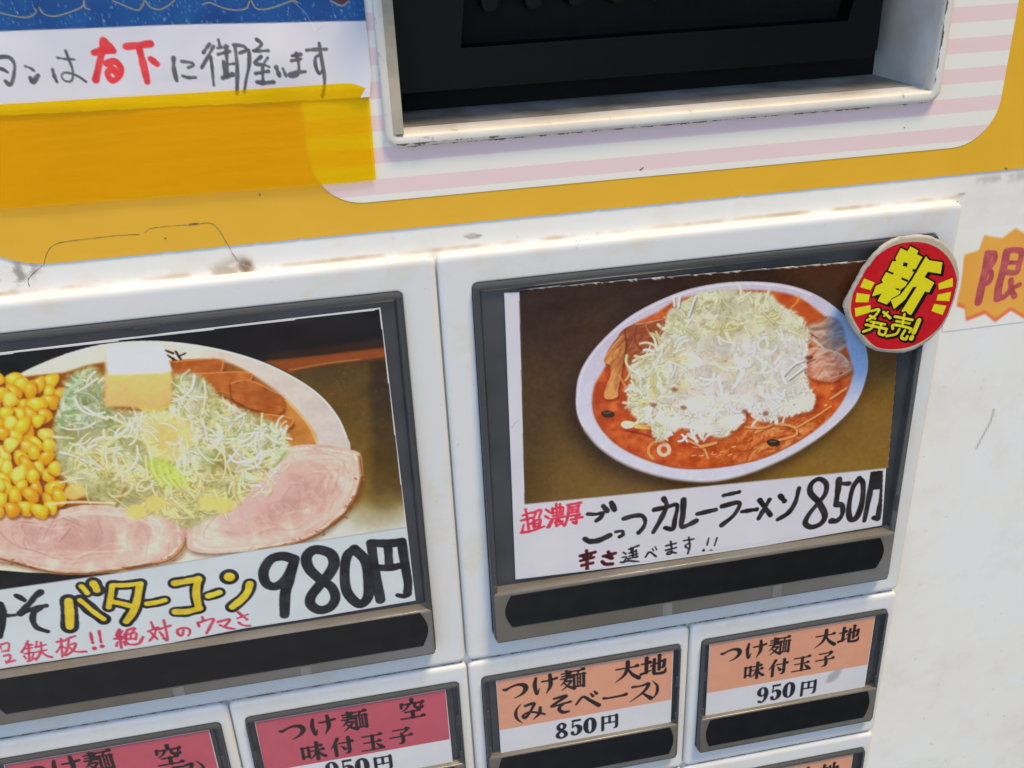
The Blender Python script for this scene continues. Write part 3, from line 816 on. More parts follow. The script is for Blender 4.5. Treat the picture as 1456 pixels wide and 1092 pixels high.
def paint_curry(cv):
    cv.block(0, 0, 1)
    X, Y = grad(cv, lambda x, y: (x, y))
    nz = fbm(cv.H, cv.Wd, 40, 4)
    t = np.clip((Y-400)/270*.85+(X-900)/700*.35+(nz-.5)*.25, 0, 1)
    img = lerp3((54, 36, 26), (124, 98, 46), t)
    warm = np.clip(1-np.hypot((X-1230)/260, (Y-600)/200), 0, 1)
    img = img+warm[..., None]*np.array([22, 16, 4])
    vig = np.clip((Y-560)/120, 0, 1)*np.clip((800-X)/60, 0, 1)
    cv.img[:] = img*(1-.25*vig[..., None])+((fbm(cv.H, cv.Wd, 3, 2)-.5)*8)[..., None]
    cv.poly([(1110, 360), (1300, 345), (1290, 420), (1200, 420), (1130, 400)], (84, 52, 32), .7, soft=12)
    cv.block(740, 370, 2.696)
    X, Y = grad(cv, lambda x, y: ((x-740)*2.696, (y-370)*2.696))
    bo = [(213, 520), (225, 440), (265, 365), (330, 290), (420, 215), (530, 155), (650, 110), (780, 86), (900, 82), (1020, 94), (1120, 126), (1200, 175), (1270, 240), (1315, 310), (1332, 380), (1325, 450), (1290, 540), (1220, 620), (1130, 690), (1030, 750), (920, 800), (820, 832), (720, 848), (600, 840), (480, 812), (380, 770), (300, 715), (245, 650), (218, 590)]
    cv.poly([(x-26, y+34) for x, y in bo], (40, 27, 18), .75, soft=12)
    cv.poly([(x, y+6) for x, y in bo], (128, 110, 92), .9, soft=1)
    rim = lerp3((196, 192, 212), (206, 208, 228), np.clip((Y-300)/350, 0, 1))
    blue = np.clip((X-1185-(Y-180)*-.35)/40, 0, 1)*np.clip((560-Y)/160, 0, 1)
    rim = rim*(1-blue[..., None])+np.array((148, 178, 224))*blue[..., None]
    rim = rim+((fbm(cv.H, cv.Wd, 30, 3)-.5)*10)[..., None]
    cv.poly(bo, rim, soft=0)
    cv.stroke(7, [(245, 650), (300, 715), (380, 770), (480, 812), (600, 840), (720, 848), (820, 832), (920, 800), (1030, 750), (1130, 690)], (172, 160, 166), .7)
    cv.stroke(8, [(222, 520), (234, 442), (273, 368), (337, 295), (425, 222), (534, 163), (652, 119), (780, 95), (900, 91), (1020, 103), (1115, 134)], (222, 220, 234), .6)
    inn = [(275, 540), (284, 480), (308, 438), (335, 390), (360, 330), (400, 270), (450, 236), (530, 196), (600, 152), (700, 130), (830, 116), (960, 118), (1060, 140), (1130, 186), (1190, 240), (1240, 310), (1265, 385), (1273, 440), (1250, 512), (1200, 590), (1120, 660), (1030, 715), (930, 760), (820, 786), (700, 800), (590, 795), (480, 765), (380, 715), (320, 660), (285, 600)]
    sn = np.clip((fbm(cv.H, cv.Wd, 14, 5)-.3)*2.2, 0, 1)
    soup = lerp3((172, 70, 28), (214, 116, 56), sn)
    nl = np.clip((X-620)/300, 0, 1)*np.clip((Y-560)/80, 0, 1)
    th = np.full((cv.H, cv.Wd), -.35)+(fbm(cv.H, cv.Wd, 16, 2)-.5)*4
    nf = fibres(cv.H, cv.Wd, th, 9, 1, 5)
    soup = soup*(1-(nl*.75)[..., None])+lerp3((160, 72, 30), (226, 156, 96), np.clip(nf*1.3-.15, 0, 1))*(nl*.75)[..., None]
    cv.poly(inn, soup, soft=1)
    cv.stroke(6, [(277, 545), (287, 600), (322, 658), (382, 713), (482, 763), (592, 793), (700, 798), (820, 784), (930, 758), (1030, 713), (1118, 659)], (150, 70, 34), .5)
    for i in range(150):
        x = random.uniform(640, 1250); y = random.uniform(470, 780)
        if ((x-770)/480)**2+((y-455)/320)**2 > .92: continue
        cv.stroke(random.uniform(2, 5), [(x, y), (x+random.uniform(3, 18), y-random.uniform(0, 8))], random.choice([(248, 210, 170), (236, 176, 120), (252, 226, 200)]), random.uniform(.3, .85), 2)
    for i in range(120):
        x = random.uniform(290, 1240); y = random.uniform(440, 790)
        if ((x-770)/480)**2+((y-455)/330)**2 > .92: continue
        cv.stroke(random.uniform(2, 5), [(x, y), (x+random.uniform(-6, 6), y+random.uniform(-3, 3))], random.choice([(150, 52, 18), (226, 140, 84), (130, 48, 20)]), random.uniform(.2, .6), 2)
    for pts, w in (([(900, 660), (980, 630), (1050, 640), (1055, 670), (990, 690)], 9), ([(860, 640), (940, 640), (1010, 600)], 8), ([(640, 690), (700, 720), (720, 760)], 8), ([(690, 715), (750, 700)], 12), ([(1190, 530), (1250, 490)], 9), ([(1060, 640), (1130, 600), (1190, 560)], 7)):
        cv.stroke(w+3, [(x+2, y+3) for x, y in pts], (140, 60, 24), .5); cv.stroke(w, pts, (228, 176, 122), .85)
    for x, y in ((335, 590), (970, 700), (1162, 222)):
        k = .45 if y < 300 else 1
        cv.poly([(x-26*k, y-6), (x, y-14*k), (x+26*k, y-4), (x+18*k, y+12*k), (x-14*k, y+12*k)], (54, 48, 34), .95)
        cv.stroke(3, [(x-14*k, y-5), (x+10*k, y-5)], (150, 150, 130), .7)
    cv.stroke(10, [(546+math.cos(t)*42-14, 730+math.sin(t)*36) for t in np.linspace(2.2, 6.6, 9)], (230, 170, 96), .8)
    cv.stroke(13, [(550+math.cos(t)*20, 727+math.sin(t)*20) for t in np.linspace(0, 6.3, 11)], (236, 206, 186), .95)
    cv.poly([(384, 630), (400, 616), (432, 620), (436, 638), (404, 646)], (240, 222, 200), .95)
    cv.stroke(17, [(445, 636), (490, 640), (530, 632)], (234, 206, 116), .95)
    cv.stroke(8, [(400, 652), (460, 664), (510, 680)], (120, 44, 18), .6)
    # bamboo shoots on the left
    A = [(372, 300), (395, 265), (440, 243), (500, 232), (545, 222), (548, 260), (520, 312), (490, 330), (460, 372), (430, 392), (402, 392), (384, 340)]
    B = [(345, 330), (385, 285), (405, 300), (402, 340), (393, 400), (384, 450), (374, 500), (372, 524), (340, 534), (320, 522), (330, 480), (346, 440), (342, 404), (320, 386)]
    for pts, c0_, c1_, r0 in ((A, (140, 74, 48), (188, 116, 78), 3), (B, (158, 92, 54), (218, 158, 98), 8)):
        cv.poly([(x+5, y+8) for x, y in pts], (104, 40, 18), .6, soft=1)
        ff = fibres(cv.H, cv.Wd, np.full((cv.H, cv.Wd), 2.0 if r0 == 8 else 2.4)+(fbm(cv.H, cv.Wd, 14, 2)-.5)*1.6, 10, 1, r0)
        tt = np.clip(ff*.8+(np.clip((Y-330)/160, 0, 1) if r0 == 8 else 0)*.5, 0, 1)
        cv.poly(pts, lerp3(c0_, c1_, tt), soft=0)
    for pts, w, c in (([(400, 265), (405, 320), (398, 400)], 5, (112, 54, 30)), ([(445, 250), (440, 310), (470, 350)], 5, (120, 60, 36)), ([(440, 246), (500, 236), (544, 226)], 5, (220, 160, 120)), ([(350, 335), (388, 292)], 5, (226, 172, 122)), ([(480, 250), (500, 290), (520, 300)], 4, (206, 146, 110)), ([(376, 440), (400, 480), (395, 500)], 8, (206, 150, 100))):
        cv.stroke(w, pts, c, .8)
    # pork on the right
    p1 = [(1090, 262), (1130, 232), (1190, 214), (1235, 250), (1248, 330), (1205, 352), (1150, 340), (1105, 310)]
    p2 = [(1092, 352), (1130, 336), (1220, 354), (1260, 390), (1271, 425), (1232, 446), (1190, 466), (1130, 456), (1090, 430)]
    f1 = fibres(cv.H, cv.Wd, np.full((cv.H, cv.Wd), -.4)+(fbm(cv.H, cv.Wd, 12, 2)-.5)*2.5, 8, 1, 21)
    mx_ = np.clip((X-1165)/50, 0, 1)*np.clip((345-Y)/60, 0, 1)
    cv.poly([(x+3, y+9) for x, y in p2], (120, 44, 22), .6, soft=2)
    cv.poly(p1, lerp3((150, 120, 106), (206, 178, 162), f1)*(1-mx_[..., None])+lerp3((112, 118, 138), (146, 152, 172), f1)*mx_[..., None], .95, soft=1)
    cv.poly(p2, lerp3((190, 122, 100), (228, 190, 168), np.clip(f1*1.1, 0, 1)), .97, soft=1)
    for pts, w, c in (([(1094, 352), (1130, 338), (1218, 356), (1256, 390)], 6, (228, 196, 176)), ([(1096, 376), (1116, 372)], 12, (86, 66, 54)), ([(1100, 392), (1130, 380)], 5, (110, 84, 70)), ([(1190, 462), (1232, 444), (1268, 424)], 5, (168, 96, 70)), ([(1226, 434), (1232, 432)], 7, (90, 60, 44)), ([(1095, 290), (1130, 310), (1160, 335)], 8, (222, 204, 184)), ([(1110, 280), (1140, 300)], 5, (100, 80, 66))):
        cv.stroke(w, pts, c, .8)
    cv.poly([(970, 140), (1050, 150), (1130, 192), (1168, 228), (1120, 240), (1070, 220), (1000, 180)], (186, 86, 36), .8, soft=2)
    cv.stroke(8, [(1040, 180), (1060, 160), (1066, 140)], (222, 150, 70), .9)
    # heap of shredded cabbage and leek
    heap = [(560, 232), (575, 192), (640, 150), (700, 126), (780, 116), (870, 126), (955, 130), (985, 168), (1050, 200), (1090, 240), (1106, 290), (1100, 345), (1095, 400), (1090, 440), (1112, 490), (1130, 540), (1108, 580), (1050, 590), (1000, 602), (935, 616), (885, 582), (850, 580), (862, 612), (820, 650), (770, 678), (720, 662), (660, 652), (610, 640), (585, 662), (540, 690), (512, 680), (500, 640), (450, 604), (412, 560), (420, 520), (408, 488), (430, 468), (414, 412), (470, 380), (520, 340), (540, 290)]
    cv.poly([(x+6, y+16) for x, y in heap], (120, 44, 18), .5, soft=4)
    T_ = np.maximum(tangle(cv.H, cv.Wd, 24, 10, 2, 80), .7*tangle(cv.H, cv.Wd, 13, 7, 1, 87))
    n1_ = np.clip(fbm(cv.H, cv.Wd, 34, 3)*2.6-.8, 0, 1)
    yl = np.zeros((cv.H, cv.Wd))
    for yx, yy_, r_ in ((800, 262, 75), (600, 380, 55), (780, 400, 60), (940, 230, 55), (545, 340, 40), (700, 560, 45), (600, 480, 50)):
        yl = np.maximum(yl, np.exp(-((X-yx)/r_)**2-((Y-yy_)/(r_*.6))**2))
    yl = yl*np.clip(fbm(cv.H, cv.Wd, 18, 3)*2.4-.5, 0, 1)
    top = np.clip((330-Y)/170, 0, 1)
    light = lerp3((240, 236, 238), (228, 228, 200), np.clip(n1_*.5+top*.7+np.clip((620-X)/250, 0, .5), 0, 1))
    light = light*(1-.75*yl[..., None])+np.array((238, 220, 150))*.75*yl[..., None]
    light = light*(.90+.13*np.clip(fbm(cv.H, cv.Wd, 22, 3)*2.2-.6, 0, 1))[..., None]
    gap = lerp3((206, 198, 182), (176, 168, 118), np.clip(top*1.2+yl*.5+np.clip((560-X)/120, 0, .8), 0, 1))
    heap_fill(cv, heap, np.clip(T_*1.6-.1, 0, 1), np.clip(light*.95, 0, 242), gap*.92, 4)
    def pal(x, y):
        if y < 300: return jit(random.choice([(224, 224, 188), (214, 214, 170), (234, 232, 210)]), 7)
        if x < 600: return jit(random.choice([(226, 226, 198), (238, 236, 222), (214, 210, 160), (242, 240, 232)]), 7)
        return jit(random.choice([(240, 234, 238), (236, 230, 228), (244, 240, 240), (230, 230, 214)]), 5)
    shreds(cv, heap, 70, pal, (30, 75), (9, 17), .25, .22)
    left = [(410, 410), (560, 240), (640, 150), (660, 300), (600, 520), (640, 640), (520, 680), (410, 560)]
    low = [(460, 560), (900, 540), (1100, 480), (1120, 580), (860, 620), (760, 680), (540, 690)]
    shreds(cv, left, 85, pal, (36, 84), (8, 14), .3, .42)
    shreds(cv, low, 80, pal, (30, 74), (8, 15), .3, .40)
    shreds(cv, [(640, 130), (970, 130), (1100, 260), (1095, 330), (700, 260)], 40, pal, (24, 60), (7, 12), .3, .34)
    for pts in ([(1010, 440), (1050, 400), (1085, 385)], [(1030, 455), (1070, 425), (1090, 410)], [(645, 215), (660, 170), (672, 140)], [(605, 180), (612, 140)], [(590, 175), (588, 145)]):
        cv.stroke(9, [(x+4, y+4) for x, y in pts], (130, 110, 110), .6); cv.stroke(8, pts, (242, 238, 236), .95)
    for x, y in ((1080, 545), (1050, 560), (680, 545), (660, 560), (560, 600), (590, 620), (800, 620), (690, 640)):
        cv.poly([(x-44, y), (x-12, y-24), (x+42, y-12), (x+38, y+20), (x-14, y+24)], jit((234, 232, 216), 5), .6, soft=2)
    for i in range(60):
        x, y = random.uniform(450, 1100), random.uniform(170, 640)
        cv.stroke(random.uniform(2, 5), [(x, y), (x+random.uniform(-9, 9), y+random.uniform(-5, 5))], random.choice([(120, 96, 70), (140, 104, 90), (156, 140, 90), (170, 120, 100)]), random.uniform(.3, .7), 2)
    for x, y in ((590, 495), (510, 555), (860, 580), (940, 588), (1105, 375), (625, 565)):
        cv.poly([(x-14, y), (x, y-9), (x+14, y+2), (x, y+9)], (126, 72, 52), .75, soft=1)
    g_ = np.clip((cv.img/255-.5)*1.10+.485, .03, .96)
    cv.img = np.clip(g_*255+(fbm(cv.H, cv.Wd, 4, 2)[..., None]-.5)*11, 0, 248)

# ------------------------------------------------------------------ handwriting, traced as pen strokes
BUTTER_BLACK_1 = [(52, [(5, 415), (25, 470), (22, 560), (0, 700)]), (34, [(-10, 515), (60, 518), (130, 513)]), (40, [(-160, 400), (-60, 390), (-120, 520), (-190, 620), (-200, 560), (-100, 540), (0, 580)]),
    (44, [(140, 345), (175, 362), (210, 385)]), (54, [(350, 315), (300, 355), (270, 395), (220, 450), (175, 500)]), (38, [(175, 505), (240, 478), (300, 450), (400, 432)]), (46, [(350, 450), (300, 480), (282, 530), (290, 580), (325, 625), (412, 655)])]
BUTTER_Y1 = [(62, 32, [(592, 392), (600, 500), (602, 612)], 38), (34, 26, [(690, 385), (740, 425), (800, 480), (895, 548)], 40), (36, 26, [(702, 265), (728, 290), (752, 322)], 30), (52, 26, [(805, 240), (825, 270), (835, 298)], 34),
    (40, 34, [(968, 262), (955, 350), (938, 445)], 30), (36, 34, [(968, 255), (1080, 255), (1215, 240)], 30), (52, 34, [(1205, 250), (1185, 370), (1150, 480), (1090, 568)], 30), (40, 34, [(955, 395), (1040, 412), (1130, 435)], 30), (38, 28, [(1268, 415), (1340, 405), (1425, 384)], 28)]
BUTTER_Y2 = [(50, 28, [(415, 238), (520, 220), (625, 205)], 28), (52, 28, [(618, 200), (600, 320), (622, 455)], 28), (48, 28, [(420, 485), (520, 482), (632, 455)], 28), (44, 28, [(705, 348), (750, 335), (800, 318)], 28), (72, 28, [(883, 183), (890, 185)], 36), (52, 28, [(1062, 245), (1045, 310), (1000, 370), (912, 442)], 28)]
BUTTER_RED_1 = [(18, [(0, 770), (75, 755), (72, 822)]), (18, [(5, 785), (0, 840)]), (17, [(-5, 832), (72, 818)]), (20, [(10, 872), (85, 858), (82, 915)]), (18, [(12, 872), (20, 925)]), (20, [(-40, 950), (60, 925), (125, 905)]), (16, [(10, 920), (80, 905)]),
    (20, [(240, 738), (215, 790), (188, 832)]), (18, [(225, 760), (280, 772)]), (18, [(218, 805), (275, 795)]), (18, [(210, 848), (282, 836)]), (20, [(247, 775), (252, 900)]), (16, [(208, 868), (225, 888)]), (16, [(290, 848), (276, 882)]), (20, [(238, 914), (305, 886)]),
    (18, [(318, 742), (308, 792)]), (18, [(302, 792), (395, 768)]), (18, [(296, 836), (402, 814)]), (20, [(352, 748), (356, 820), (332, 870), (312, 902)]), (20, [(357, 828), (400, 862), (452, 878)]),
    (20, [(488, 746), (562, 732)]), (20, [(525, 718), (540, 872)]), (18, [(530, 772), (508, 805), (490, 832)]), (16, [(538, 782), (568, 800)]), (20, [(572, 720), (650, 693)]), (20, [(592, 728), (582, 800), (556, 856)]), (20, [(592, 772), (652, 758), (630, 818), (570, 862)]), (20, [(598, 790), (650, 828), (745, 828)]),
    (25, [(780, 668), (800, 752)]), (34, [(813, 801), (816, 800)]), (24, [(855, 652), (872, 746)]), (34, [(880, 782), (884, 781)]),
    (24, [(1030, 638), (1005, 690), (1055, 702)]), (22, [(1055, 652), (1005, 715)]), (24, [(988, 718), (1060, 716)]), (24, [(1038, 722), (1046, 795)]), (20, [(1014, 748), (1004, 780)]), (20, [(1068, 745), (1084, 772)]),
    (24, [(1102, 640), (1078, 682)]), (24, [(1100, 640), (1162, 628), (1140, 668)]), (22, [(1080, 684), (1172, 668), (1170, 722)]), (24, [(1084, 690), (1092, 752), (1140, 768), (1200, 756), (1232, 704)]), (20, [(1090, 722), (1165, 716)]), (20, [(1128, 680), (1128, 718)])]
BUTTER_RED_2 = [(22, [(212, 575), (232, 625)]), (22, [(184, 655), (270, 620)]), (22, [(258, 630), (235, 690), (198, 735)]), (20, [(205, 660), (268, 722)]), (22, [(278, 637), (375, 605)]), (24, [(320, 558), (340, 640), (352, 726), (322, 712)]), (22, [(288, 662), (312, 690)]),
    (22, [(492, 640), (478, 688), (446, 678), (442, 642), (490, 624), (538, 634), (547, 665), (532, 692)]), (22, [(652, 532), (664, 560)]), (22, [(614, 578), (626, 612)]), (24, [(612, 582), (745, 545), (722, 610), (690, 670)]), (24, [(788, 572), (890, 550), (850, 608)]), (22, [(805, 600), (862, 622), (932, 632)]),
    (20, [(955, 542), (1045, 508)]), (22, [(958, 485), (1000, 520), (1038, 550)]), (20, [(968, 578), (1005, 600), (1065, 608)])]
BUTTER_PRICE = [(72, [(355, 235), (270, 212), (180, 238), (128, 330), (150, 415), (220, 435), (295, 380), (350, 270), (352, 235)]), (72, [(345, 280), (322, 380), (290, 480), (284, 645)]),
    (72, [(560, 395), (470, 310), (445, 225), (490, 170), (560, 168), (630, 200), (650, 270), (610, 350), (540, 430), (480, 510), (478, 570), (540, 610), (620, 590), (660, 520), (630, 440), (560, 395)]),
    (68, [(800, 160), (745, 215), (728, 350), (748, 480), (835, 566), (900, 515), (905, 385), (880, 245), (800, 160)]),
    (66, [(925, 118), (950, 300), (993, 535)]), (66, [(920, 115), (1050, 118), (1152, 108)]), (62, [(1150, 105), (1172, 260), (1196, 400), (1192, 490)]), (34, [(1195, 498), (1170, 510), (1120, 500)]), (60, [(1048, 130), (1058, 285)]), (56, [(975, 298), (1080, 296), (1178, 270)])]
CURRY_RED = [(22, [(140, 262), (215, 236)]), (24, [(165, 208), (185, 300)]), (24, [(128, 305), (225, 278)]), (22, [(180, 300), (192, 375)]), (20, [(150, 340), (132, 412)]), (22, [(186, 340), (216, 330)]), (24, [(128, 408), (200, 398), (325, 356)]), (24, [(225, 238), (296, 214), (282, 275)]), (22, [(255, 238), (232, 292)]), (26, [(236, 312), (238, 362)]), (26, [(236, 312), (290, 296), (282, 358)]), (22, [(238, 360), (285, 350)]), (18, [(240, 335), (285, 325)]),
    (22, [(342, 210), (378, 236)]), (22, [(335, 266), (368, 286)]), (24, [(355, 362), (392, 298)]), (22, [(395, 208), (485, 190), (482, 235)]), (22, [(396, 196), (402, 242)]), (22, [(430, 162), (436, 240)]), (22, [(462, 164), (464, 238)]), (22, [(390, 242), (490, 225)]), (20, [(400, 266), (492, 250)]), (22, [(388, 292), (506, 270)]), (24, [(402, 290), (370, 362)]), (24, [(430, 300), (432, 352)]), (20, [(420, 322), (482, 310)]), (24, [(450, 300), (500, 346)]), (20, [(430, 352), (470, 332)]),
    (24, [(525, 172), (642, 150)]), (26, [(540, 178), (530, 270), (505, 345)]), (22, [(562, 192), (628, 176)]), (22, [(566, 190), (568, 236)]), (22, [(620, 180), (615, 226)]), (20, [(562, 213), (622, 204)]), (22, [(560, 238), (620, 226)]), (22, [(555, 266), (632, 250), (600, 275)]), (24, [(600, 272), (604, 326), (575, 318)]), (22, [(558, 297), (656, 274)])]
CURRY_BLACK_1 = [(36, [(702, 248), (770, 250), (830, 240), (815, 275), (778, 305)]), (42, [(835, 178), (870, 222)]), (46, [(905, 150), (933, 212)]), (46, [(676, 462), (720, 484), (800, 474), (892, 432)]), (30, [(942, 402), (996, 396), (1006, 425), (978, 444)]), (38, [(1014, 288), (1100, 264), (1170, 264), (1198, 310), (1180, 365), (1142, 408)])]
CURRY_BLACK_2 = [(26, [(42, 262), (110, 248), (172, 236), (160, 320), (148, 372), (104, 366)]), (28, [(96, 198), (112, 240), (80, 315), (36, 392)]), (30, [(210, 205), (206, 290), (198, 358), (240, 348), (282, 326)]), (26, [(290, 286), (395, 262)]), (24, [(440, 180), (530, 160)]), (26, [(432, 242), (530, 222), (502, 290), (430, 350)]), (25, [(546, 273), (630, 260)]), (27, [(648, 207), (710, 293)]), (26, [(704, 204), (642, 312)]), (28, [(766, 182), (790, 212)]), (27, [(874, 138), (852, 220), (812, 280), (752, 318)]),
    (31, [(985, 215), (940, 165), (944, 115), (988, 85), (1030, 112), (1024, 172), (980, 228), (930, 290), (910, 340), (945, 362), (1002, 340), (1022, 290), (985, 215)]), (32, [(1104, 88), (1098, 150), (1086, 228)]), (26, [(1108, 112), (1162, 112)]), (30, [(1088, 232), (1122, 238), (1122, 290), (1092, 325), (1060, 326)]), (31, [(1220, 82), (1182, 140), (1160, 255), (1170, 315), (1206, 305), (1236, 220), (1242, 115), (1220, 82)]),
    (30, [(1298, 58), (1284, 150), (1250, 325)]), (30, [(1362, 70), (1346, 200), (1326, 312)]), (24, [(1328, 315), (1302, 308)]), (26, [(1300, 52), (1378, 50)])]
CURRY_SMALL_1 = [(20, [(690, 562), (696, 592)]), (22, [(636, 610), (765, 577)]), (20, [(640, 652), (752, 622)]), (22, [(652, 692), (745, 670)]), (20, [(656, 604), (672, 632)]), (18, [(735, 592), (720, 622)]), (24, [(695, 600), (697, 730)]), (22, [(836, 612), (940, 586)]), (24, [(878, 574), (914, 630)]), (20, [(900, 632), (852, 612)]), (24, [(826, 658), (855, 680), (915, 678)])]
CURRY_SMALL_2 = [(16, [(1010, 580), (1030, 592)]), (16, [(1000, 622), (1036, 618), (1012, 660), (985, 664)]), (18, [(1012, 664), (1060, 652), (1140, 660)]), (18, [(1058, 552), (1140, 520)]), (16, [(1075, 540), (1078, 585)]), (16, [(1058, 586), (1112, 570)]), (16, [(1058, 612), (1132, 590)]), (18, [(1092, 540), (1092, 622)]), (16, [(1120, 560), (1120, 622)]), (16, [(1050, 634), (1132, 615)]), (18, [(1200, 620), (1236, 576), (1290, 614)]), (12, [(1258, 545), (1270, 566)]), (12, [(1284, 530), (1296, 556)])]
CURRY_SMALL_3 = [(12, [(110, 470), (166, 455)]), (12, [(108, 495), (168, 480)]), (12, [(136, 445), (142, 508), (116, 518), (128, 504), (166, 511)]), (11, [(212, 440), (270, 430)]), (11, [(240, 420), (246, 470), (234, 516)]), (11, [(240, 455), (220, 470), (236, 486)]), (10, [(355, 425), (345, 465)]), (14, [(324, 496), (326, 495)]), (10, [(402, 425), (388, 468)]), (14, [(367, 498), (369, 497)])]
NOTICE_1 = [(28, [(-60, 380), (-90, 470), (-130, 540)]), (28, [(-50, 430), (30, 420), (75, 430), (106, 475), (104, 540), (90, 605), (68, 625), (40, 600)]), (26, [(-30, 500), (25, 515), (55, 535)]), (20, [(185, 490), (225, 505), (250, 524)]), (34, [(222, 575), (245, 605), (280, 560)]), (26, [(388, 515), (400, 560), (420, 605)]), (18, [(425, 427), (480, 436), (552, 440)]), (18, [(485, 375), (505, 430), (532, 500), (540, 555), (525, 600), (480, 598), (455, 565), (475, 538), (530, 545), (590, 572), (635, 605)]), (32, [(1283, 430), (1286, 510), (1306, 598)])]
NOTICE_RED = [(54, [(765, 300), (760, 365), (742, 440), (708, 590)]), (52, [(695, 390), (760, 375), (838, 376)]), (44, [(780, 305), (836, 365)]), (50, [(790, 470), (850, 455), (890, 500), (885, 560), (830, 596), (795, 545), (830, 510), (860, 540)]), (54, [(930, 345), (1000, 338), (1112, 325)]), (54, [(1030, 365), (1060, 480), (1088, 605)]), (48, [(1112, 436), (1160, 474)])]
NOTICE_2 = [(22, [(-8, 455), (65, 465), (78, 485), (40, 500)]), (24, [(-4, 562), (40, 575), (95, 574)]), (26, [(198, 325), (172, 360), (152, 390)]), (26, [(225, 345), (185, 420), (140, 500)]), (22, [(206, 420), (218, 520), (228, 632)]), (22, [(262, 295), (276, 350)]), (20, [(254, 356), (330, 345)]), (26, [(262, 402), (345, 380)]), (28, [(318, 342), (326, 450), (326, 570)]), (24, [(300, 455), (310, 572)]), (18, [(340, 476), (382, 470)]), (34, [(296, 576), (365, 552)]),
    (28, [(385, 338), (402, 500), (400, 692)]), (24, [(374, 332), (450, 342), (466, 372), (420, 392)]), (26, [(466, 368), (488, 380), (490, 480), (468, 590), (455, 682)]), (24, [(545, 290), (582, 325), (540, 368), (522, 374)]), (24, [(528, 378), (630, 373)]), (26, [(578, 418), (530, 466), (602, 480)]), (18, [(628, 425), (602, 470), (640, 494)]), (26, [(540, 542), (632, 526)]), (24, [(590, 490), (592, 608)]), (34, [(548, 606), (600, 612), (670, 606)]),
    (30, [(690, 496), (715, 560)]), (22, [(740, 506), (764, 564)]), (28, [(808, 412), (870, 402)]), (26, [(804, 448), (872, 436)]), (28, [(838, 392), (856, 470), (854, 540), (822, 564), (790, 552), (830, 536), (905, 530)]), (28, [(916, 372), (985, 366), (1060, 365)]), (26, [(1008, 320), (1026, 440), (1046, 560), (1046, 640), (1032, 715)]), (24, [(1018, 402), (980, 430), (985, 500), (1010, 545), (1032, 520)])]

def yellow_letters(cv, lst):
    for w, o, p, g in lst: cv.strokes([(w+2*g, p)], NAVY, jitter=.05)
    for w, o, p, g in lst: cv.strokes([(w+6, p)], (222, 196, 46), jitter=.06)

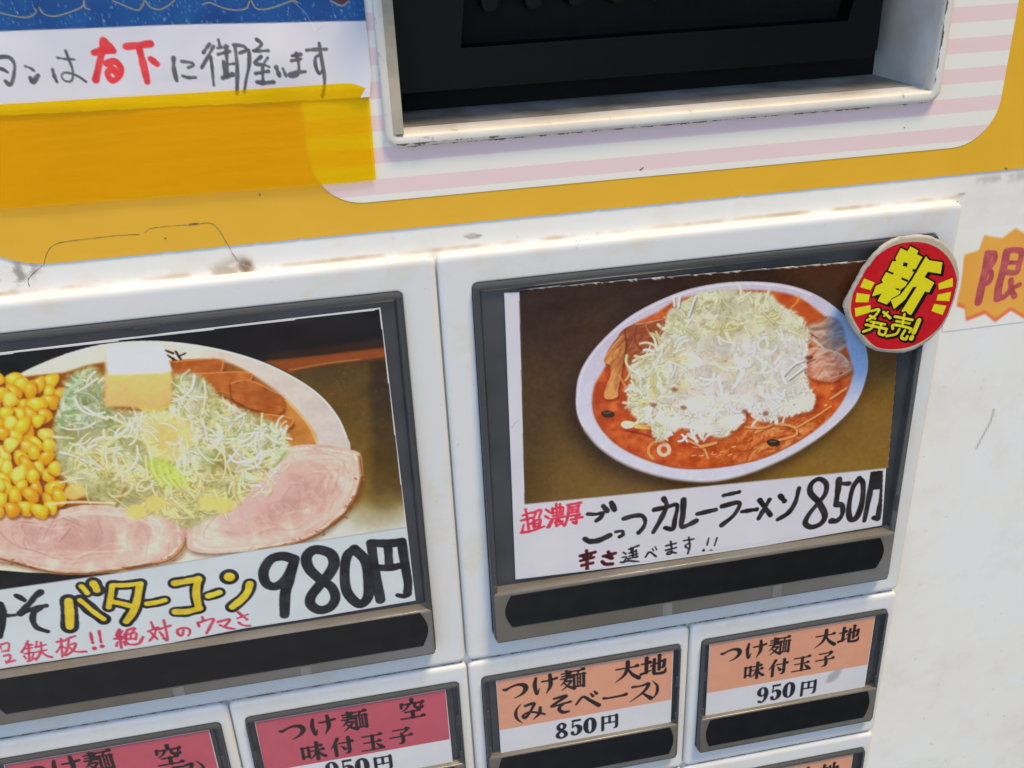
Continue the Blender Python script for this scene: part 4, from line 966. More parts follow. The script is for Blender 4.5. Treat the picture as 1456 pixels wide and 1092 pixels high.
# ------------------------------------------------------------------ Ming-style type for the small cards
def Hs(x0, x1, y, w=6.5): return [[(x0, y, w), (x1-4, y, w)], [(x1-16, y-1, 3), (x1-8, y-4, 13), (x1, y, 4)]]
def Vs(x, y0, y1, w=12.5): return [[(x, y0, w), (x, y1, w)], [(x-4, y0, 7), (x+8, y0+3, 5)]]
GL = {
 'つ': [[(3, 40, 9), (12, 42, 11), (30, 33, 8), (58, 26, 10), (82, 33, 15), (90, 52, 16), (76, 76, 10), (44, 93, 3)]],
 'け': [[(14, 10, 9), (9, 40, 13), (11, 68, 12), (17, 92, 9), (27, 66, 3)], [(38, 33, 7), (65, 33, 8), (96, 27, 10)], [(70, 4, 11), (72, 40, 14), (70, 65, 12), (54, 97, 3)]],
 '麺': Hs(5, 46, 14, 6)+Hs(7, 44, 27, 6)+Hs(2, 49, 40, 6)+Vs(26, 3, 40, 9)+[[(24, 42, 10), (14, 58, 7), (2, 72, 3)], [(16, 56, 6), (42, 56, 9), (28, 78, 8), (6, 98, 3)], [(14, 62, 4), (34, 84, 9), (56, 97, 13)]]+Hs(48, 99, 9, 6)+[[(74, 10, 9), (68, 27, 5)]]+Vs(55, 27, 94, 9)+Vs(94, 27, 94, 10)+[[(55, 28, 6), (94, 28, 6)], [(55, 90, 7), (94, 90, 7)], [(69, 28, 6), (69, 90, 6)], [(80, 28, 6), (80, 90, 6)], [(69, 48, 5), (80, 48, 5)], [(69, 68, 5), (80, 68, 5)]],
 '大': Hs(4, 97, 33)+[[(51, 3, 14), (50, 36, 14), (36, 70, 10), (3, 98, 3)], [(52, 36, 5), (70, 70, 11), (98, 95, 15)]],
 '地': Hs(1, 40, 34)+Vs(20, 7, 80)+[[(0, 84, 11), (20, 78, 8), (43, 70, 3)], [(38, 50, 7), (66, 40, 7), (92, 30, 10)], [(92, 31, 11), (89, 62, 11), (79, 66, 4)], [(51, 20, 11), (51, 84, 12), (60, 93, 10), (92, 92, 12), (98, 70, 3)]]+Vs(71, 3, 74, 11),
 '味': Vs(8, 22, 84, 10)+Vs(33, 22, 80, 10)+[[(8, 25, 7), (33, 25, 7)], [(8, 74, 7), (33, 74, 7)]]+Hs(46, 92, 25)+Hs(40, 99, 47)+Vs(68, 3, 99)+[[(65, 50, 9), (54, 74, 7), (38, 90, 3)], [(70, 50, 5), (84, 74, 10), (99, 87, 13)]],
 '付': [[(33, 3, 13), (20, 30, 10), (2, 55, 3)]]+Vs(22, 34, 98)+Hs(38, 99, 31)+[[(78, 4, 13), (79, 50, 13), (77, 86, 12), (60, 92, 3)], [(46, 47, 4), (60, 66, 14)]],
 '玉': Hs(8, 92, 13)+Hs(13, 87, 50)+Hs(2, 98, 93)+Vs(50, 13, 92)+[[(64, 60, 4), (81, 79, 15)]],
 '子': Hs(17, 82, 12)+[[(82, 11, 11), (68, 26, 8), (50, 37, 5)], [(49, 34, 9), (56, 58, 13), (54, 86, 12), (36, 93, 3)]]+Hs(2, 98, 51),
 '空': [[(50, -2, 14), (50, 14, 11)], [(9, 16, 12), (7, 36, 8)], [(10, 19, 7), (90, 19, 8)], [(92, 17, 13), (82, 36, 3)], [(38, 22, 10), (28, 40, 7), (10, 53, 3)], [(62, 22, 10), (62, 40, 9), (88, 45, 11), (92, 34, 3)]]+Hs(20, 82, 60)+Vs(50, 60, 92)+Hs(3, 98, 93),
 '(': [[(74, 0, 3), (56, 26, 8), (52, 52, 11), (58, 78, 8), (76, 102, 3)]],
 ')': [[(26, 0, 3), (44, 26, 8), (48, 52, 11), (42, 78, 8), (24, 102, 3)]],
 'み': [[(18, 16, 10), (54, 11, 12), (42, 45, 9), (18, 80, 12), (7, 68, 9), (32, 54, 8), (72, 66, 9), (98, 80, 8)], [(80, 38, 10), (76, 70, 12), (50, 98, 3)]],
 'そ': [[(24, 9, 9), (74, 6, 13), (12, 48, 9), (60, 44, 8), (93, 40, 10)], [(70, 43, 7), (48, 58, 11), (46, 76, 13), (62, 92, 13), (84, 92, 9)]],
 'ベ': [[(2, 64, 8), (31, 29, 10), (62, 56, 12), (98, 90, 16)], [(64, 18, 6), (73, 33, 11)], [(79, 9, 6), (89, 24, 11)]],
 'ー': [[(3, 50, 12), (20, 53, 8), (80, 52, 10), (97, 49, 14)]],
 'ス': [[(13, 14, 10), (50, 15, 8), (82, 11, 13), (62, 50, 10), (4, 94, 3)], [(54, 54, 5), (94, 93, 16)]],
 '8': [[(50, 48, 13), (28, 36, 15), (26, 18, 13), (50, 4, 8), (74, 18, 13), (70, 34, 12), (50, 48, 11), (22, 66, 13), (19, 84, 14), (50, 97, 8), (81, 84, 14), (78, 66, 15), (50, 48, 14)]],
 '5': [[(28, 7, 11), (80, 7, 11)], [(28, 6, 6), (24, 48, 6)], [(24, 48, 5), (50, 38, 9), (78, 54, 19), (76, 80, 17), (50, 97, 8), (26, 90, 12), (22, 80, 14)]],
 '0': [[(50, 3, 7), (25, 18, 15), (17, 50, 20), (25, 82, 15), (50, 97, 7), (75, 82, 15), (83, 50, 20), (75, 18, 15), (50, 3, 7)]],
 '9': [[(74, 38, 9), (50, 56, 7), (26, 46, 14), (20, 28, 17), (30, 10, 11), (50, 3, 7), (72, 14, 13), (81, 42, 18), (74, 76, 13), (50, 97, 7), (26, 90, 13)]],
 '円': Vs(14, 11, 98)+[[(14, 12, 7), (86, 12, 7)], [(86, 10, 13), (87, 50, 13), (85, 88, 12), (70, 95, 3)], [(50, 12, 11), (50, 54, 11)], [(14, 54, 7), (86, 54, 7)]],
}

# ------------------------------------------------------------------ menu buttons
HC = .5                                    # height of the menu cards
GROUP = 'menu buttons set in rows on the ticket machine'
def button(rect, label, opening, lip_v, bar, cap_in, big, seed):
    """rim, tray, smoky cap edge, clear window, lower lip and grip; the menu card is added by the caller"""
    u0, v0, u1, v1 = rect
    lh = 1.0 if big else .62
    wd = .9 if big else .5
    t = thing('menu_button', label, 'button', (u0+u1)/2, v1, HP, GROUP)
    g = .13
    R = (u0+g, v0+g, u1-g, v1-g)
    ins = (opening[0]-R[0], opening[1]-R[1], R[2]-opening[2], R[3]-opening[3])
    def I(t_, d=0): return tuple(a*t_ + d for a in ins)
    pr = [(0, HP), (0, -.62), (.05, -.42), (.16, -.24), (.34, -.11), (.6, -.03), (.85, -.003), (1.0, 0), (1.15, 0)]
    pr += [(tuple(x-.3 for x in ins), 0, 1.1), (tuple(x-.12 for x in ins), -.003, .95), (tuple(x-.02 for x in ins), -.06, .85), (ins, -.2, .85), (ins, HP+.05, .85)]
    link('rim', sweep('rim', R, 1.1, pr, 6), white_plastic, t)
    tr = sweep('tray', opening, .9, [(.08, HP+.05), (.08, -.3), (.2, .0), (1.0, .0), (1.2, .2)], 5, fill=True)
    link('tray', tr, tray_grey, t)
    def tilt(me):                              # the clear cap leans out towards its lower edge
        for x in me.vertices:
            h = -x.co.y*10; f = min(max((-x.co.z*10-opening[1])/(opening[3]-opening[1]), 0), 1)
            if h > 0: x.co.y = -h*(.40+(.60 if big else .25)*f)/10
        return me
    cap = link('cap', tilt(sweep('cap', opening, .8, [(.05, -.4), (.05, 1.35), (.12, 1.75), (.4, 1.98), (wd-.15, 1.98), (wd, 1.8), (wd+.05, 1.2)], 5)), cap_smoke, t)
    link('window', tilt(mesh_from('window', [W(opening[0]+wd, opening[1]+wd, 1.9), W(opening[0]+wd, lip_v, 1.9), W(opening[2]-wd, lip_v, 1.9), W(opening[2]-wd, opening[1]+wd, 1.9)], [(0, 1, 2, 3)])), clear, cap, smooth=0)
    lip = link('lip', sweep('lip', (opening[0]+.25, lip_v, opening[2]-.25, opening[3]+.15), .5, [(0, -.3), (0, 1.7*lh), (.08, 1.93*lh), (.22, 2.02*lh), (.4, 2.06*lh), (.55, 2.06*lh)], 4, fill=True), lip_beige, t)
    # grip: black bar with bulging ends
    b0, b1, b2, b3 = bar
    bul = 1.0 if big else .7
    pts = [(b0-bul*math.sin(math.pi*k/10)+bul*.4, b1+(b3-b1)*k/10) for k in range(11)]+[(b2+bul*math.sin(math.pi*k/10)-bul*.4, b3-(b3-b1)*k/10) for k in range(11)]
    link('grip_bar', slab('grip_bar', pts, 1.5*lh, 2.06*lh+.08, .006), grip_black, t)
    # moulded clips
    mid = (lip_v+bar[1])/2
    cl = []
    if big:
        for fx in (.42, .70):
            uc = opening[0]+(opening[2]-opening[0])*fx
            cl.append((uc-.8, bar[3]+.35, uc+.8, opening[3]-.15, 2.13))
        for fx in (.10, .52):
            uc = opening[0]+(opening[2]-opening[0])*fx
            cl.append((uc-1.6, opening[1]+.5, uc+1.6, opening[1]+.95, 2.05))
        for fy in (.27, .75):
            vc = opening[1]+(opening[3]-opening[1])*fy
            cl.append((opening[0]+.35, vc-1.4, opening[0]+.85, vc+1.4, 2.05)); cl.append((opening[2]-.85, vc-1.4, opening[2]-.35, vc+1.4, 2.05))
    else:
        for fy in (.30, .62):
            vc = opening[1]+(opening[3]-opening[1])*fy
            cl.append((opening[2]-.85, vc-1.0, opening[2]-.4, vc+1.0, 2.04)); cl.append((opening[0]+.4, vc-.8, opening[0]+.8, vc+.8, 2.04))
    for a, b, c, d, hh in cl: link('clip', tilt(slab('clip', rect_pts(a, b, c, d), 1.5, hh, .03)), clip_grey if b > lip_v else cap_smoke, cap)
    grime('grime', u0+.8, u1-.5, v0+.22, -.62, .36 if not big else .16, t, .25 if not big else .5, seed)
    return t

def card(parent, pts, h=HC, th=.2):
    return link('menu_card', slab('menu_card', pts, h-th, h), paper_white, parent, smooth=0)

EDGE_L = [(0, 951), (180, 924), (240, 915), (350, 893), (420, 882.5), (591, 854)]
EDGE_R = [(733, 824), (834, 812), (920, 801), (1083, 776.5), (1254, 747)]
LIP_L = max(P(x, y, HC)[1] for x, y in EDGE_L)+.12
LIP_R = max(P(x, y, HC)[1] for x, y in EDGE_R)+.08
# left: butter corn miso
def big_button(rect, label, opening, seed, lip_v, bar): return button(rect, label, opening, lip_v, bar, opening, True, seed)
bl = big_button((-61.4, 42.6, 12.15, 109.95), 'large button showing butter corn ramen with pork slices, priced 980 yen', (-58.0, 46.8, 7.55, 105.3), 11, LIP_L, (-54.6, 97.0, 6.1, 103.3))
br = big_button((12.15, 42.6, 85.75, 109.95), 'large button showing orange curry ramen heaped with shredded cabbage, priced 850 yen', (16.5, 46.8, 82.3, 105.3), 12, LIP_R, (18.75, 96.5, 79.95, 102.5))
def poly_card(px_pts, h): return [P(x, y, h) for x, y in px_pts]
lp = [P(x, y, HC) for x, y in EDGE_L]
lc = card(bl, [(-54.6, 49.2), (-54.6, lp[0][1]+.2)]+lp+[P(541, 438, HC)], HC)
cv = Canvas(-52.5, 48.0, 5.6, 99.6, 9, HC+.03, (205, 213, 222))
cv.block(0, 0, 1)
cvp = Canvas(-52.5, 48.0, 5.6, 84.0, 9, HC+.03, (20, 20, 20))
paint_butter(cvp)
cv.img[:cvp.H] = cvp.img[:cvp.H]
bandq = cv.T([(-330, 884), (0, 838.6), (180, 813), (350, 784.6), (600, 746.5), (640, 1000), (-330, 1100)])
pap = np.array((200, 211, 221), float)+((fbm(cv.H, cv.Wd, 40, 3)-.5)*8)[..., None]
cv.put(cv.pmask(bandq), pap)
cv.block(0, 0, 1); cv.stroke(1.5, [(-330, 884), (0, 838.6), (180, 813), (350, 784.6), (600, 746.5)], (150, 156, 160), .7)
cv.block(0, 790, 6.0667); cv.strokes(BUTTER_BLACK_1, NAVY); yellow_letters(cv, BUTTER_Y1); cv.strokes(BUTTER_RED_1, (190, 62, 90), jitter=.15)
cv.block(180, 790, 6.0667); yellow_letters(cv, BUTTER_Y2); cv.strokes(BUTTER_RED_2, (190, 62, 90), jitter=.15)
cv.block(350, 750, 5.2); cv.strokes(BUTTER_PRICE, NAVY, jitter=.05)
q = cv.block(0, 0, 1).T([(-400, 551), (0, 504), (270, 472), (540, 439.5), (590.5, 853.5)]+[(x, y-.5) for x, y in EDGE_L[::-1]]+[(-400, 1015)])
link('print', sheet('print', cv, inside(cv, q)), photo_mat, lc)

# right: curry
rcd = card(br, poly_card([(717, 417)]+EDGE_R+[(1281, 384)], HC), HC)
cv = Canvas(19.9, 47.0, 80.6, 95.2, 9, HC+.03, (206, 208, 222))
cv.img += ((fbm(cv.H, cv.Wd, 50, 3)-.5)*8)[..., None]
cvp = Canvas(19.9, 47.0, 80.6, 86.0, 9, HC+.03, (60, 40, 30))
paint_curry(cvp)
cv.block(0, 0, 1)
pq = cv.T([(738, 411.5), (900, 397), (1100, 381), (1288, 365.5), (1275, 520), (1263, 665), (1000, 691.5), (746, 717)])
cv.put(cv.pmask(pq), np.vstack([cvp.img, np.zeros((cv.H-cvp.H, cv.Wd, 3))]))
cv.stroke(1.6, [(738, 411.5), (900, 397), (1100, 381), (1288, 365.5)], (216, 214, 214), .8)
for i in range(60):
    t = random.random(); cv.stroke(1.6, [(738+550*t, 411.5-46*t), (738+550*t+random.uniform(2, 9), 411.5-46*t+random.uniform(0, 1.8))], (222, 218, 214), .6, 2)
cv.stroke(1.4, [(746, 717), (1000, 692), (1263, 665.5)], (150, 140, 120), .7)
cv.stroke(1.2, [(739, 413), (743, 560), (746.5, 716)], (70, 70, 80), .8)
cv.stroke(1.2, [(728, 608), (733, 601), (738, 598)], (150, 150, 160), .6)
cv.block(720, 690, 6.0667); cv.strokes(CURRY_RED, (208, 52, 78), jitter=.12); cv.strokes(CURRY_BLACK_1, (30, 28, 32))
cv.strokes(CURRY_SMALL_1, (150, 40, 50), grow=8, jitter=.1); cv.strokes(CURRY_SMALL_1, (48, 20, 24), jitter=.1); cv.strokes(CURRY_SMALL_2, (32, 30, 34))
cv.block(920, 660, 4.0444); cv.poly([(1286, 44), (1382, 40), (1372, 140), (1268, 152)], (30, 30, 34), smooth=False); cv.strokes(CURRY_BLACK_2, (34, 30, 32)); cv.strokes(CURRY_SMALL_3, (32, 30, 34))
q = cv.block(0, 0, 1).T([(717, 417), (738, 415), (738, 411), (900, 396.5), (1100, 380.5), (1288, 365), (1275, 520), (1263, 665), (1256, 668)]+[(x, y-.5) for x, y in EDGE_R[::-1]])
link('print', sheet('print', cv, inside(cv, q)), photo_mat, rcd)

# small buttons
CU = [-61.4, -24.6, 12.2, 49.05, 85.85]; PITCH = 32.35; RV = 110.1
SALMON = (206, 150, 126); ROSE = (178, 82, 100)
def small(col, row, label, band, texts, price, seed, jitter_pos=(0, 0), quad=None, smudge=None):
    u0, u1 = CU[col], CU[col+1]; v0 = RV+row*PITCH
    op = (u0+2.0, v0+3.35, u1-1.6, v0+27.9)
    du, dv = jitter_pos
    t = button((u0, v0, u1, v0+PITCH-.15), label, op, v0+20.0, (u0+3.7+du*.4, v0+20.3, u1-3.3+du*.4, v0+26.55), op, False, seed)
    a = (u0+3.4+du, v0+4.15+dv); b = (u0+33.05+du, v0+20.6)
    cpts = [a, (a[0]+.1, b[1]), b, (b[0]-.1, a[1])]
    c = card(t, cpts, HC, .18)
    cv = Canvas(a[0]+.08, a[1]+.04, b[0]-.14, b[1]-.04, 10, HC+.03, (202, 206, 218))
    cv.img += ((fbm(cv.H, cv.Wd, 40, 3)-.5)*7)[..., None]
    hb = int(10.75*10)
    cv.img[:hb] = np.array(band)+((fbm(hb, cv.Wd, 30, 3)-.5)*9)[..., None]
    if smudge:
        x, y = smudge; k = cv.pmask(spline(np.array([(x-12, y+14), (x-8, y-4), (x+8, y-14), (x+14, y-8), (x+6, y+10)], float), 5, True), 2); cv.put(k, (150, 152, 158), .75)
    INK = (34, 26, 28)
    for ch, uu_, vv_, sz in texts: cv.glyph(GL[ch], u0+uu_, v0+vv_, sz, INK, boost=1.32)
    for ch, uu_, vv_, sz in price:
        cv.glyph(GL[ch], u0+uu_, v0+vv_, sz, (26, 28, 40), wx=.62 if ch != '円' else .98, boost=1.3)
    link('print', sheet('print', cv), print_mat, c)
    return t
def at(ox, oy, k, col, lst, sz):
    o = []
    for ch, x, y in lst:
        u, v = P(ox+x/k, oy+y/k, HC); o.append((ch, u-CU[col], v-RV, sz))
    return o
T3 = at(670, 890, 4.55, 2, [('つ', 288, 412), ('け', 478, 378), ('麺', 657, 345), ('大', 1010, 292)], 4.15)+at(670, 890, 4.55, 2, [('地', 1182, 255)], 4.3)+at(670, 890, 4.55, 2, [('(', 285, 572), ('み', 400, 548), ('そ', 577, 512), ('ベ', 752, 478), ('ー', 930, 455), ('ス', 1098, 428), (')', 1208, 408)], 4.0)
T4 = at(970, 840, 4.334, 3, [('つ', 302, 388), ('け', 455, 362), ('麺', 600, 337), ('大', 882, 292), ('地', 1030, 268)], 3.75)+at(970, 840, 4.334, 3, [('味', 440, 492), ('付', 592, 472), ('玉', 738, 447), ('子', 880, 422)], 3.55)
T2 = at(330, 950, 4.16, 1, [('つ', 358, 372), ('け', 538, 338), ('麺', 725, 308), ('空', 1066, 243)], 4.0)+at(330, 950, 4.16, 1, [('味', 478, 492), ('付', 652, 462), ('玉', 832, 436), ('子', 1002, 402)], 3.75)
PR3 = at(670, 890, 4.55, 2, [('8', 585, 677), ('5', 677, 655), ('0', 768, 643)], 3.55)+at(670, 890, 4.55, 2, [('円', 895, 620)], 3.4)
PR4 = at(970, 840, 4.334, 3, [('9', 494, 642), ('5', 575, 624), ('0', 657, 610)], 3.55)+at(970, 840, 4.334, 3, [('円', 777, 595)], 3.35)
PR2 = at(330, 950, 4.16, 1, [('9', 592, 602), ('5', 680, 588), ('0', 770, 578)], 3.55)+at(330, 950, 4.16, 1, [('円', 893, 560)], 3.4)
T1 = [(c, u, v, s) for c, u, v, s in T3 if c not in '大地']+[('空', 26.9, 7.9, 4.0)]
s4 = small(3, 0, 'small salmon button for dipping noodles with seasoned egg, 950 yen', SALMON, T4, PR4, 24, (-.15, 0), smudge=(232, 118))
s3 = small(2, 0, 'small salmon button for dipping noodles with miso base, 850 yen, below the curry', SALMON, T3, PR3, 23, (.9, 0))
s2 = small(1, 0, 'small rose red button with seasoned egg text, cut by the bottom of the photo', ROSE, T2, PR2, 22, (.05, 0))
s1 = small(0, 0, 'small rose red button at the bottom left corner, only its top showing', ROSE, T1, PR3, 21, (.5, 0))
s6 = small(3, 1, 'small salmon button directly beneath the 950 yen one, only its top showing', SALMON, T4, PR4, 26, (-.15, 0))
s5 = small(2, 1, 'small button beneath the miso base one, only a sliver of white rim showing', SALMON, T3, PR3, 25)

# ------------------------------------------------------------------ paper notice, tape, stickers
hn = HP+.34
cv = Canvas(-46, 4, 6.4, 25.5, 10, hn, (205, 206, 220))
cv.img += ((fbm(cv.H, cv.Wd, 60, 3)-.5)*10)[..., None]
cv.block(0, 0, 1)
nb = fbm(cv.H, cv.Wd, 30, 3)
blue = lerp3((18, 62, 128), (26, 84, 150), np.clip(nb*1.4-.2, 0, 1))
cv.poly([(-300, -120), (560, -120), (540, 27.5), (400, 31), (250, 34), (120, 39), (0, 43.5), (-300, 56)], blue, smooth=False)
cv.stroke(1.6, [(-300, 56), (0, 44), (120, 39.5), (250, 34.5), (400, 31.5), (540, 28)], (24, 52, 110), .8)
for i in range(330):
    x, y = random.uniform(-40, 530), random.uniform(-12, 36)
    if y > 41-x*.026: continue
    l = random.uniform(.8, 3.4)
    cv.stroke(random.uniform(.7, 1.5), [(x, y), (x+l*.3, y+l)], (150, 182, 220), random.uniform(.2, .75), 2)
GOLD = (176, 164, 120)
cv.block(0, 0, 5.2)
for p in ([(-60, 80), (0, 95), (80, 115), (180, 130), (240, 115), (268, 80), (250, 62)], [(290, 55), (320, 100), (390, 120), (480, 102), (600, 55), (625, 10)], [(622, -10), (626, 50), (665, 68)], [(835, 5), (920, 40), (1010, 75), (1050, 50), (1066, 5)], [(1075, 5), (1110, 50), (1170, 70), (1230, 50), (1292, 0)]):
    cv.stroke(11, p, (60, 70, 90), .5); cv.stroke(8, p, GOLD, .85)
cv.block(260, 0, 5.2)
for p in ([(150, 34), (200, 20), (300, 60), (400, 75), (470, 60), (492, 10)], [(505, 5), (540, 60), (600, 70), (700, 45), (812, 5), (850, 20)], [(1090, 5), (1175, 42), (1225, 5)]):
    cv.stroke(11, p, (60, 70, 90), .5); cv.stroke(8, p, GOLD, .85)
cv.poly([(1105, -10), (1140, 14), (1178, 30), (1215, 10), (1222, -10)], (74, 40, 44), .9)
cv.block(0, 0, 5.2); cv.strokes(NOTICE_1, (84, 84, 92), jitter=.2); cv.strokes(NOTICE_RED, (212, 54, 60), jitter=.1)
cv.block(260, 0, 5.2); cv.strokes(NOTICE_2, (84, 84, 92), jitter=.18)
cv.stroke(5, [(820, 15), (900, 90), (950, 170), (985, 235)], (225, 230, 240), .45); cv.stroke(4, [(985, 235), (1010, 215), (1030, 195)], (160, 166, 180), .5)
cv.block(0, 0, 1)
q = cv.T([(-300, -100), (523.5, -40), (525, 0), (526.5, 40), (528.5, 80), (528, 110), (526, 138), (425, 144.5), (200, 155), (0, 165), (-300, 183)])
wave = blur(fbm(cv.H, cv.Wd, 70, 2), 10); wave = (wave-wave.mean())*.55
xx = np.arange(cv.Wd)/cv.Wd
crease = np.exp(-((xx-.985)/.03)**2)*.25
hf = np.clip(wave, -.1, .5)+crease[None, :]
nsheet = sheet('notice_paper', cv, inside(cv, q), hf)
notice = link('notice_paper', nsheet, print_mat, None, 'handwritten white paper notice with blue top band, held by yellow tape', 'paper notice', smooth=0)

ht = HP+.62
def tape_mesh():
    top = [(-330, 168), (0, 148.5), (130, 140.5), (260, 133), (400, 124.5), (488, 118.8), (510, 121.5), (524, 128)]
    bot = [(-330, 319), (0, 297), (130, 287.5), (260, 277.5), (400, 267), (488, 260), (512, 257.7), (534.8, 255.5)]
    n = 80; m = 22
    t_ = spline(np.array(top, float), 12); b_ = spline(np.array(bot, float), 12)
    N = len(t_); vs = []; fs = []
    for i in range(N):
        for j in range(m+1):
            s = j/m; x, y = t_[i]*(1-s)+b_[i]*s
            u, v = P(x, y, ht)
            d = 0.0
            if x > 500 and s < .35: d = .07*math.sin((x-500)/9+s*9)*(1-s/.35)
            vs.append(W(u, v, ht+d+.03*math.sin(u*.4+s*2)))
            if i and j: fs.append(((i-1)*(m+1)+j-1, (i-1)*(m+1)+j, i*(m+1)+j, i*(m+1)+j-1))
    return mesh_from('yellow_tape', vs, fs)
tape = link('yellow_tape', tape_mesh(), tape_mat, None, 'wide translucent yellow tape strip along the lower edge of the paper notice', 'tape')

# round red sticker
hs = 2.75
st = thing('round_sticker', 'round red sticker with yellow lettering on the curry button corner', 'sticker', *P(1285, 500, hs), 2.2)
def zs(pts): return [P(1190+x/6.0667, 330+y/6.0667, hs) for x, y in pts]
OUT = [(690, 30), (800, 40), (900, 75), (980, 140), (1035, 250), (1060, 380), (1040, 520), (1000, 640), (940, 780), (850, 890), (740, 980), (620, 1035), (500, 1045), (360, 1030), (250, 980), (160, 860), (90, 740), (65, 630), (110, 540), (170, 420), (250, 290), (350, 170), (450, 90), (560, 45)]
RED = [(690, 85), (800, 105), (900, 160), (980, 250), (1030, 380), (1030, 520), (980, 660), (900, 800), (800, 900), (680, 970), (560, 1005), (430, 1010), (330, 985), (240, 900), (170, 800), (125, 700), (125, 600), (160, 470), (230, 340), (330, 220), (440, 140), (560, 95)]
op = spline(np.array(zs(OUT)), 5, True)
op = op+np.array([[random.uniform(-.06, .06), random.uniform(-.06, .06)] for _ in op])
c0 = op.mean(0)
vs = []; n = len(op)
for sc_, hh in ((.99, 2.1), (1.0, 2.3), (1.0, 2.55), (.985, 2.72), (.955, hs)):
    for p in op: vs.append(W(*(c0+(p-c0)*sc_), hh))
fs = [(k+i*n, (k+1) % n+i*n, (k+1) % n+(i+1)*n, k+(i+1)*n) for i in range(4) for k in range(n)]+[tuple(range(4*n, 5*n))]
link('backing', mesh_from('backing', vs, fs), sticker_edge, st, smooth=60)
cv = Canvas(float(op[:, 0].min()), float(op[:, 1].min()), float(op[:, 0].max()), float(op[:, 1].max()), 16, hs+.03, (172, 164, 144))
cv.block(1190, 330, 6.0667)
redq = spline(cv.T(RED), 5, True)
cv.put(cv.pmask(redq), np.array((178, 26, 36), float)+((fbm(cv.H, cv.Wd, 20, 3)-.5)*14)[..., None])
YE = (206, 200, 34); BK = (18, 14, 18)
SHIN = [[(550, 138), (608, 165), (635, 122), (703, 160), (690, 192), (738, 214), (705, 272), (690, 300), (665, 345), (640, 388), (618, 425), (592, 465), (548, 498), (542, 545), (470, 580), (430, 625), (350, 595), (385, 530), (302, 555), (335, 465), (398, 435), (385, 415), (424, 345), (440, 335), (480, 250), (512, 252), (505, 225)],
        [(768, 208), (795, 243), (910, 260), (895, 360), (785, 342), (755, 388), (840, 435), (795, 520), (760, 512), (640, 715), (555, 685), (690, 470), (655, 475), (590, 580), (492, 665), (462, 580), (545, 545), (645, 415)]]
for g in SHIN: cv.poly([(x+22, y+24) for x, y in g], BK, smooth=False)
for g in SHIN:
    cv.poly(g, BK, smooth=False)
    for k in range(len(g)): cv.stroke(26, [g[k], g[(k+1) % len(g)]], BK, n=1)
for g in SHIN: cv.poly(g, YE, smooth=False)
for g in ([(575, 260), (612, 268), (605, 300), (568, 292)], [(430, 328), (490, 352), (484, 368), (424, 344)], [(560, 390), (616, 414), (610, 432), (554, 408)], [(655, 318), (682, 322), (672, 345), (650, 338)], [(500, 488), (530, 484), (545, 505), (520, 500)]): cv.poly(g, BK, smooth=False)
cv.stroke(9, [(738, 225), (680, 330), (620, 425), (550, 530), (470, 578)], BK, n=4)
HA = [(22, [(300, 680), (362, 668), (330, 720), (262, 760)]), (20, [(285, 722), (330, 748)]), (22, [(402, 690), (460, 742)]), (20, [(438, 690), (408, 722)]), (20, [(290, 772), (415, 796)]), (22, [(250, 798), (430, 836)]), (22, [(318, 780), (295, 832), (228, 858)]), (22, [(385, 792), (362, 866), (390, 886), (412, 882), (424, 850)]),
      (22, [(500, 728), (650, 758)]), (22, [(582, 708), (568, 792)]), (20, [(512, 768), (628, 788)]), (22, [(482, 834), (490, 800), (635, 832), (626, 862)]), (22, [(538, 838), (508, 880), (428, 896)]), (24, [(585, 850), (556, 906), (592, 924), (606, 900)]), (40, [(708, 762), (664, 866)]), (38, [(646, 906), (642, 918)])]
cv.strokes([(w+28, p) for w, p in HA], BK, jitter=0); cv.strokes([(w+22, [(x+9, y+10) for x, y in p]) for w, p in HA], BK, jitter=0); cv.strokes(HA, YE, jitter=0)
for g in ([(235, 400), (325, 435), (290, 500), (200, 475)], [(170, 525), (285, 540), (270, 605), (160, 605)], [(155, 655), (290, 630), (290, 690), (160, 730)], [(875, 445), (1000, 395), (1000, 470), (880, 495)], [(870, 540), (985, 515), (970, 595), (860, 590)], [(840, 620), (945, 635), (910, 715), (815, 680)]): cv.poly(g, YE, smooth=False)
edge_n = fbm(cv.H, cv.Wd, 6, 3)[..., None]
cv.img = cv.img+(edge_n-.5)*8
ipoly = np.array([((p[0]-cv.u0)*cv.res, (p[1]-cv.v0)*cv.res) for p in c0+(op-c0)*.955])
link('face', sheet('face', cv, inside(cv, ipoly)), photo_mat, st)

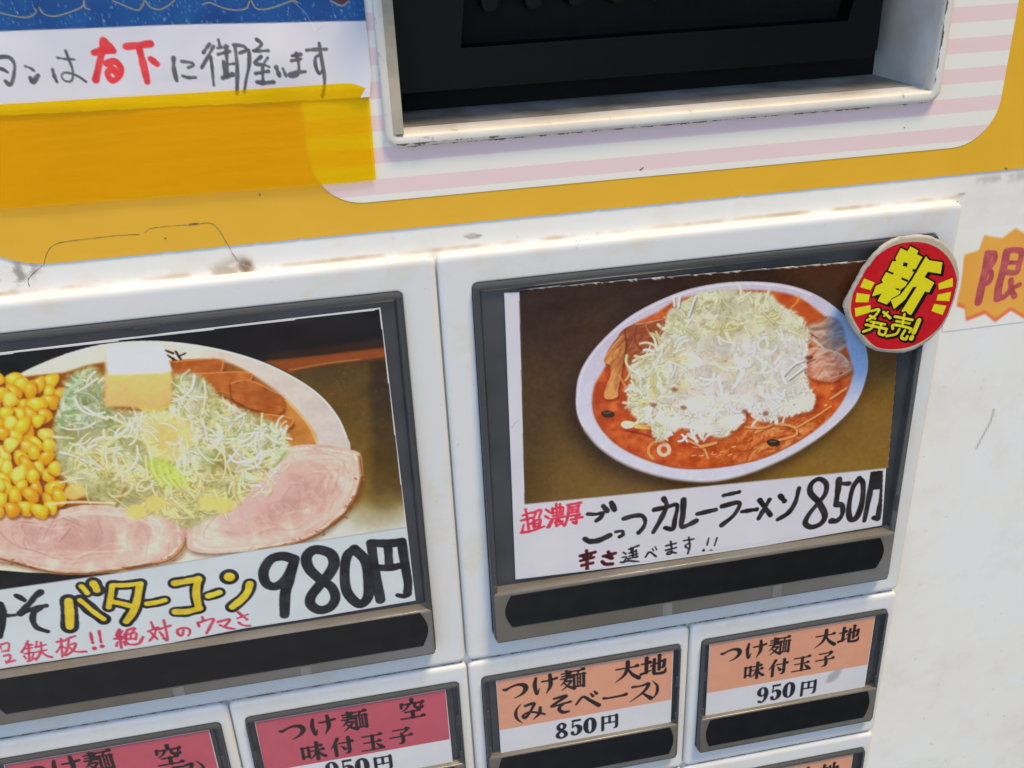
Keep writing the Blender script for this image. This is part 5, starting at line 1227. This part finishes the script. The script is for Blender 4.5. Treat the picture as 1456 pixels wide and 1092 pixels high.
# orange starburst label on the panel
hl = HP+.06
a = P(1374, 326, hl); 
cv = Canvas(86.1, 45.4, 108, 63, 10, hl, (224, 222, 224))
cv.img += ((fbm(cv.H, cv.Wd, 40, 3)-.5)*6)[..., None]
cv.block(1340, 310, 5.75)
ORB = [(115, 690), (150, 560), (170, 430), (180, 300), (300, 262), (340, 140), (490, 165), (600, 80), (720, 160), (860, 120), (900, 250), (1050, 300), (980, 420), (1080, 560), (960, 640), (980, 760), (840, 730), (740, 810), (667, 790), (560, 725), (430, 820), (350, 752), (192, 812), (185, 712)]
cv.poly([(x, y+32) for x, y in ORB], (216, 112, 72), smooth=False, soft=1)
cv.poly(ORB, np.array((222, 160, 72), float)+((fbm(cv.H, cv.Wd, 60, 2)-.5)*14)[..., None], smooth=False, soft=1)
PUR = (166, 74, 84)
cv.strokes([(66, [(375, 300), (350, 430), (320, 560), (295, 685)]), (44, [(365, 285), (425, 290), (425, 350), (375, 415)]), (46, [(380, 425), (400, 455), (385, 515), (340, 545)]),
            (66, [(525, 285), (495, 430), (460, 560), (452, 655)]), (48, [(520, 270), (590, 262), (648, 280), (625, 380), (602, 445), (500, 440)]), (36, [(520, 365), (630, 365)]), (48, [(455, 660), (510, 640), (560, 585)]), (48, [(560, 510), (565, 590), (590, 640)]), (40, [(630, 545), (575, 570)]),
            (60, [(760, 290), (730, 640)]), (50, [(700, 360), (860, 340)]), (50, [(860, 300), (840, 640)])], PUR, jitter=.04)
cv.block(0, 0, 1)
arc = [(1340, 491), (1366, 484), (1390, 477), (1420, 471.5), (1456, 468), (1500, 464)]
cv.stroke(4.2, arc, (176, 184, 204), .9)
cv.stroke(1.6, [(1374, 326), (1400, 322), (1460, 316), (1500, 312)], (206, 204, 196), .8)
q = cv.T([(1340, 330), (1374, 326), (1460, 316), (1620, 297), (1620, 452), (1500, 466), (1456, 470), (1420, 473.5), (1390, 479), (1366, 486), (1340, 493)])
link('starburst_label', sheet('starburst_label', cv, inside(cv, q)), print_mat, None, 'faded orange starburst label stuck on the white panel at the right edge', 'label', smooth=0)
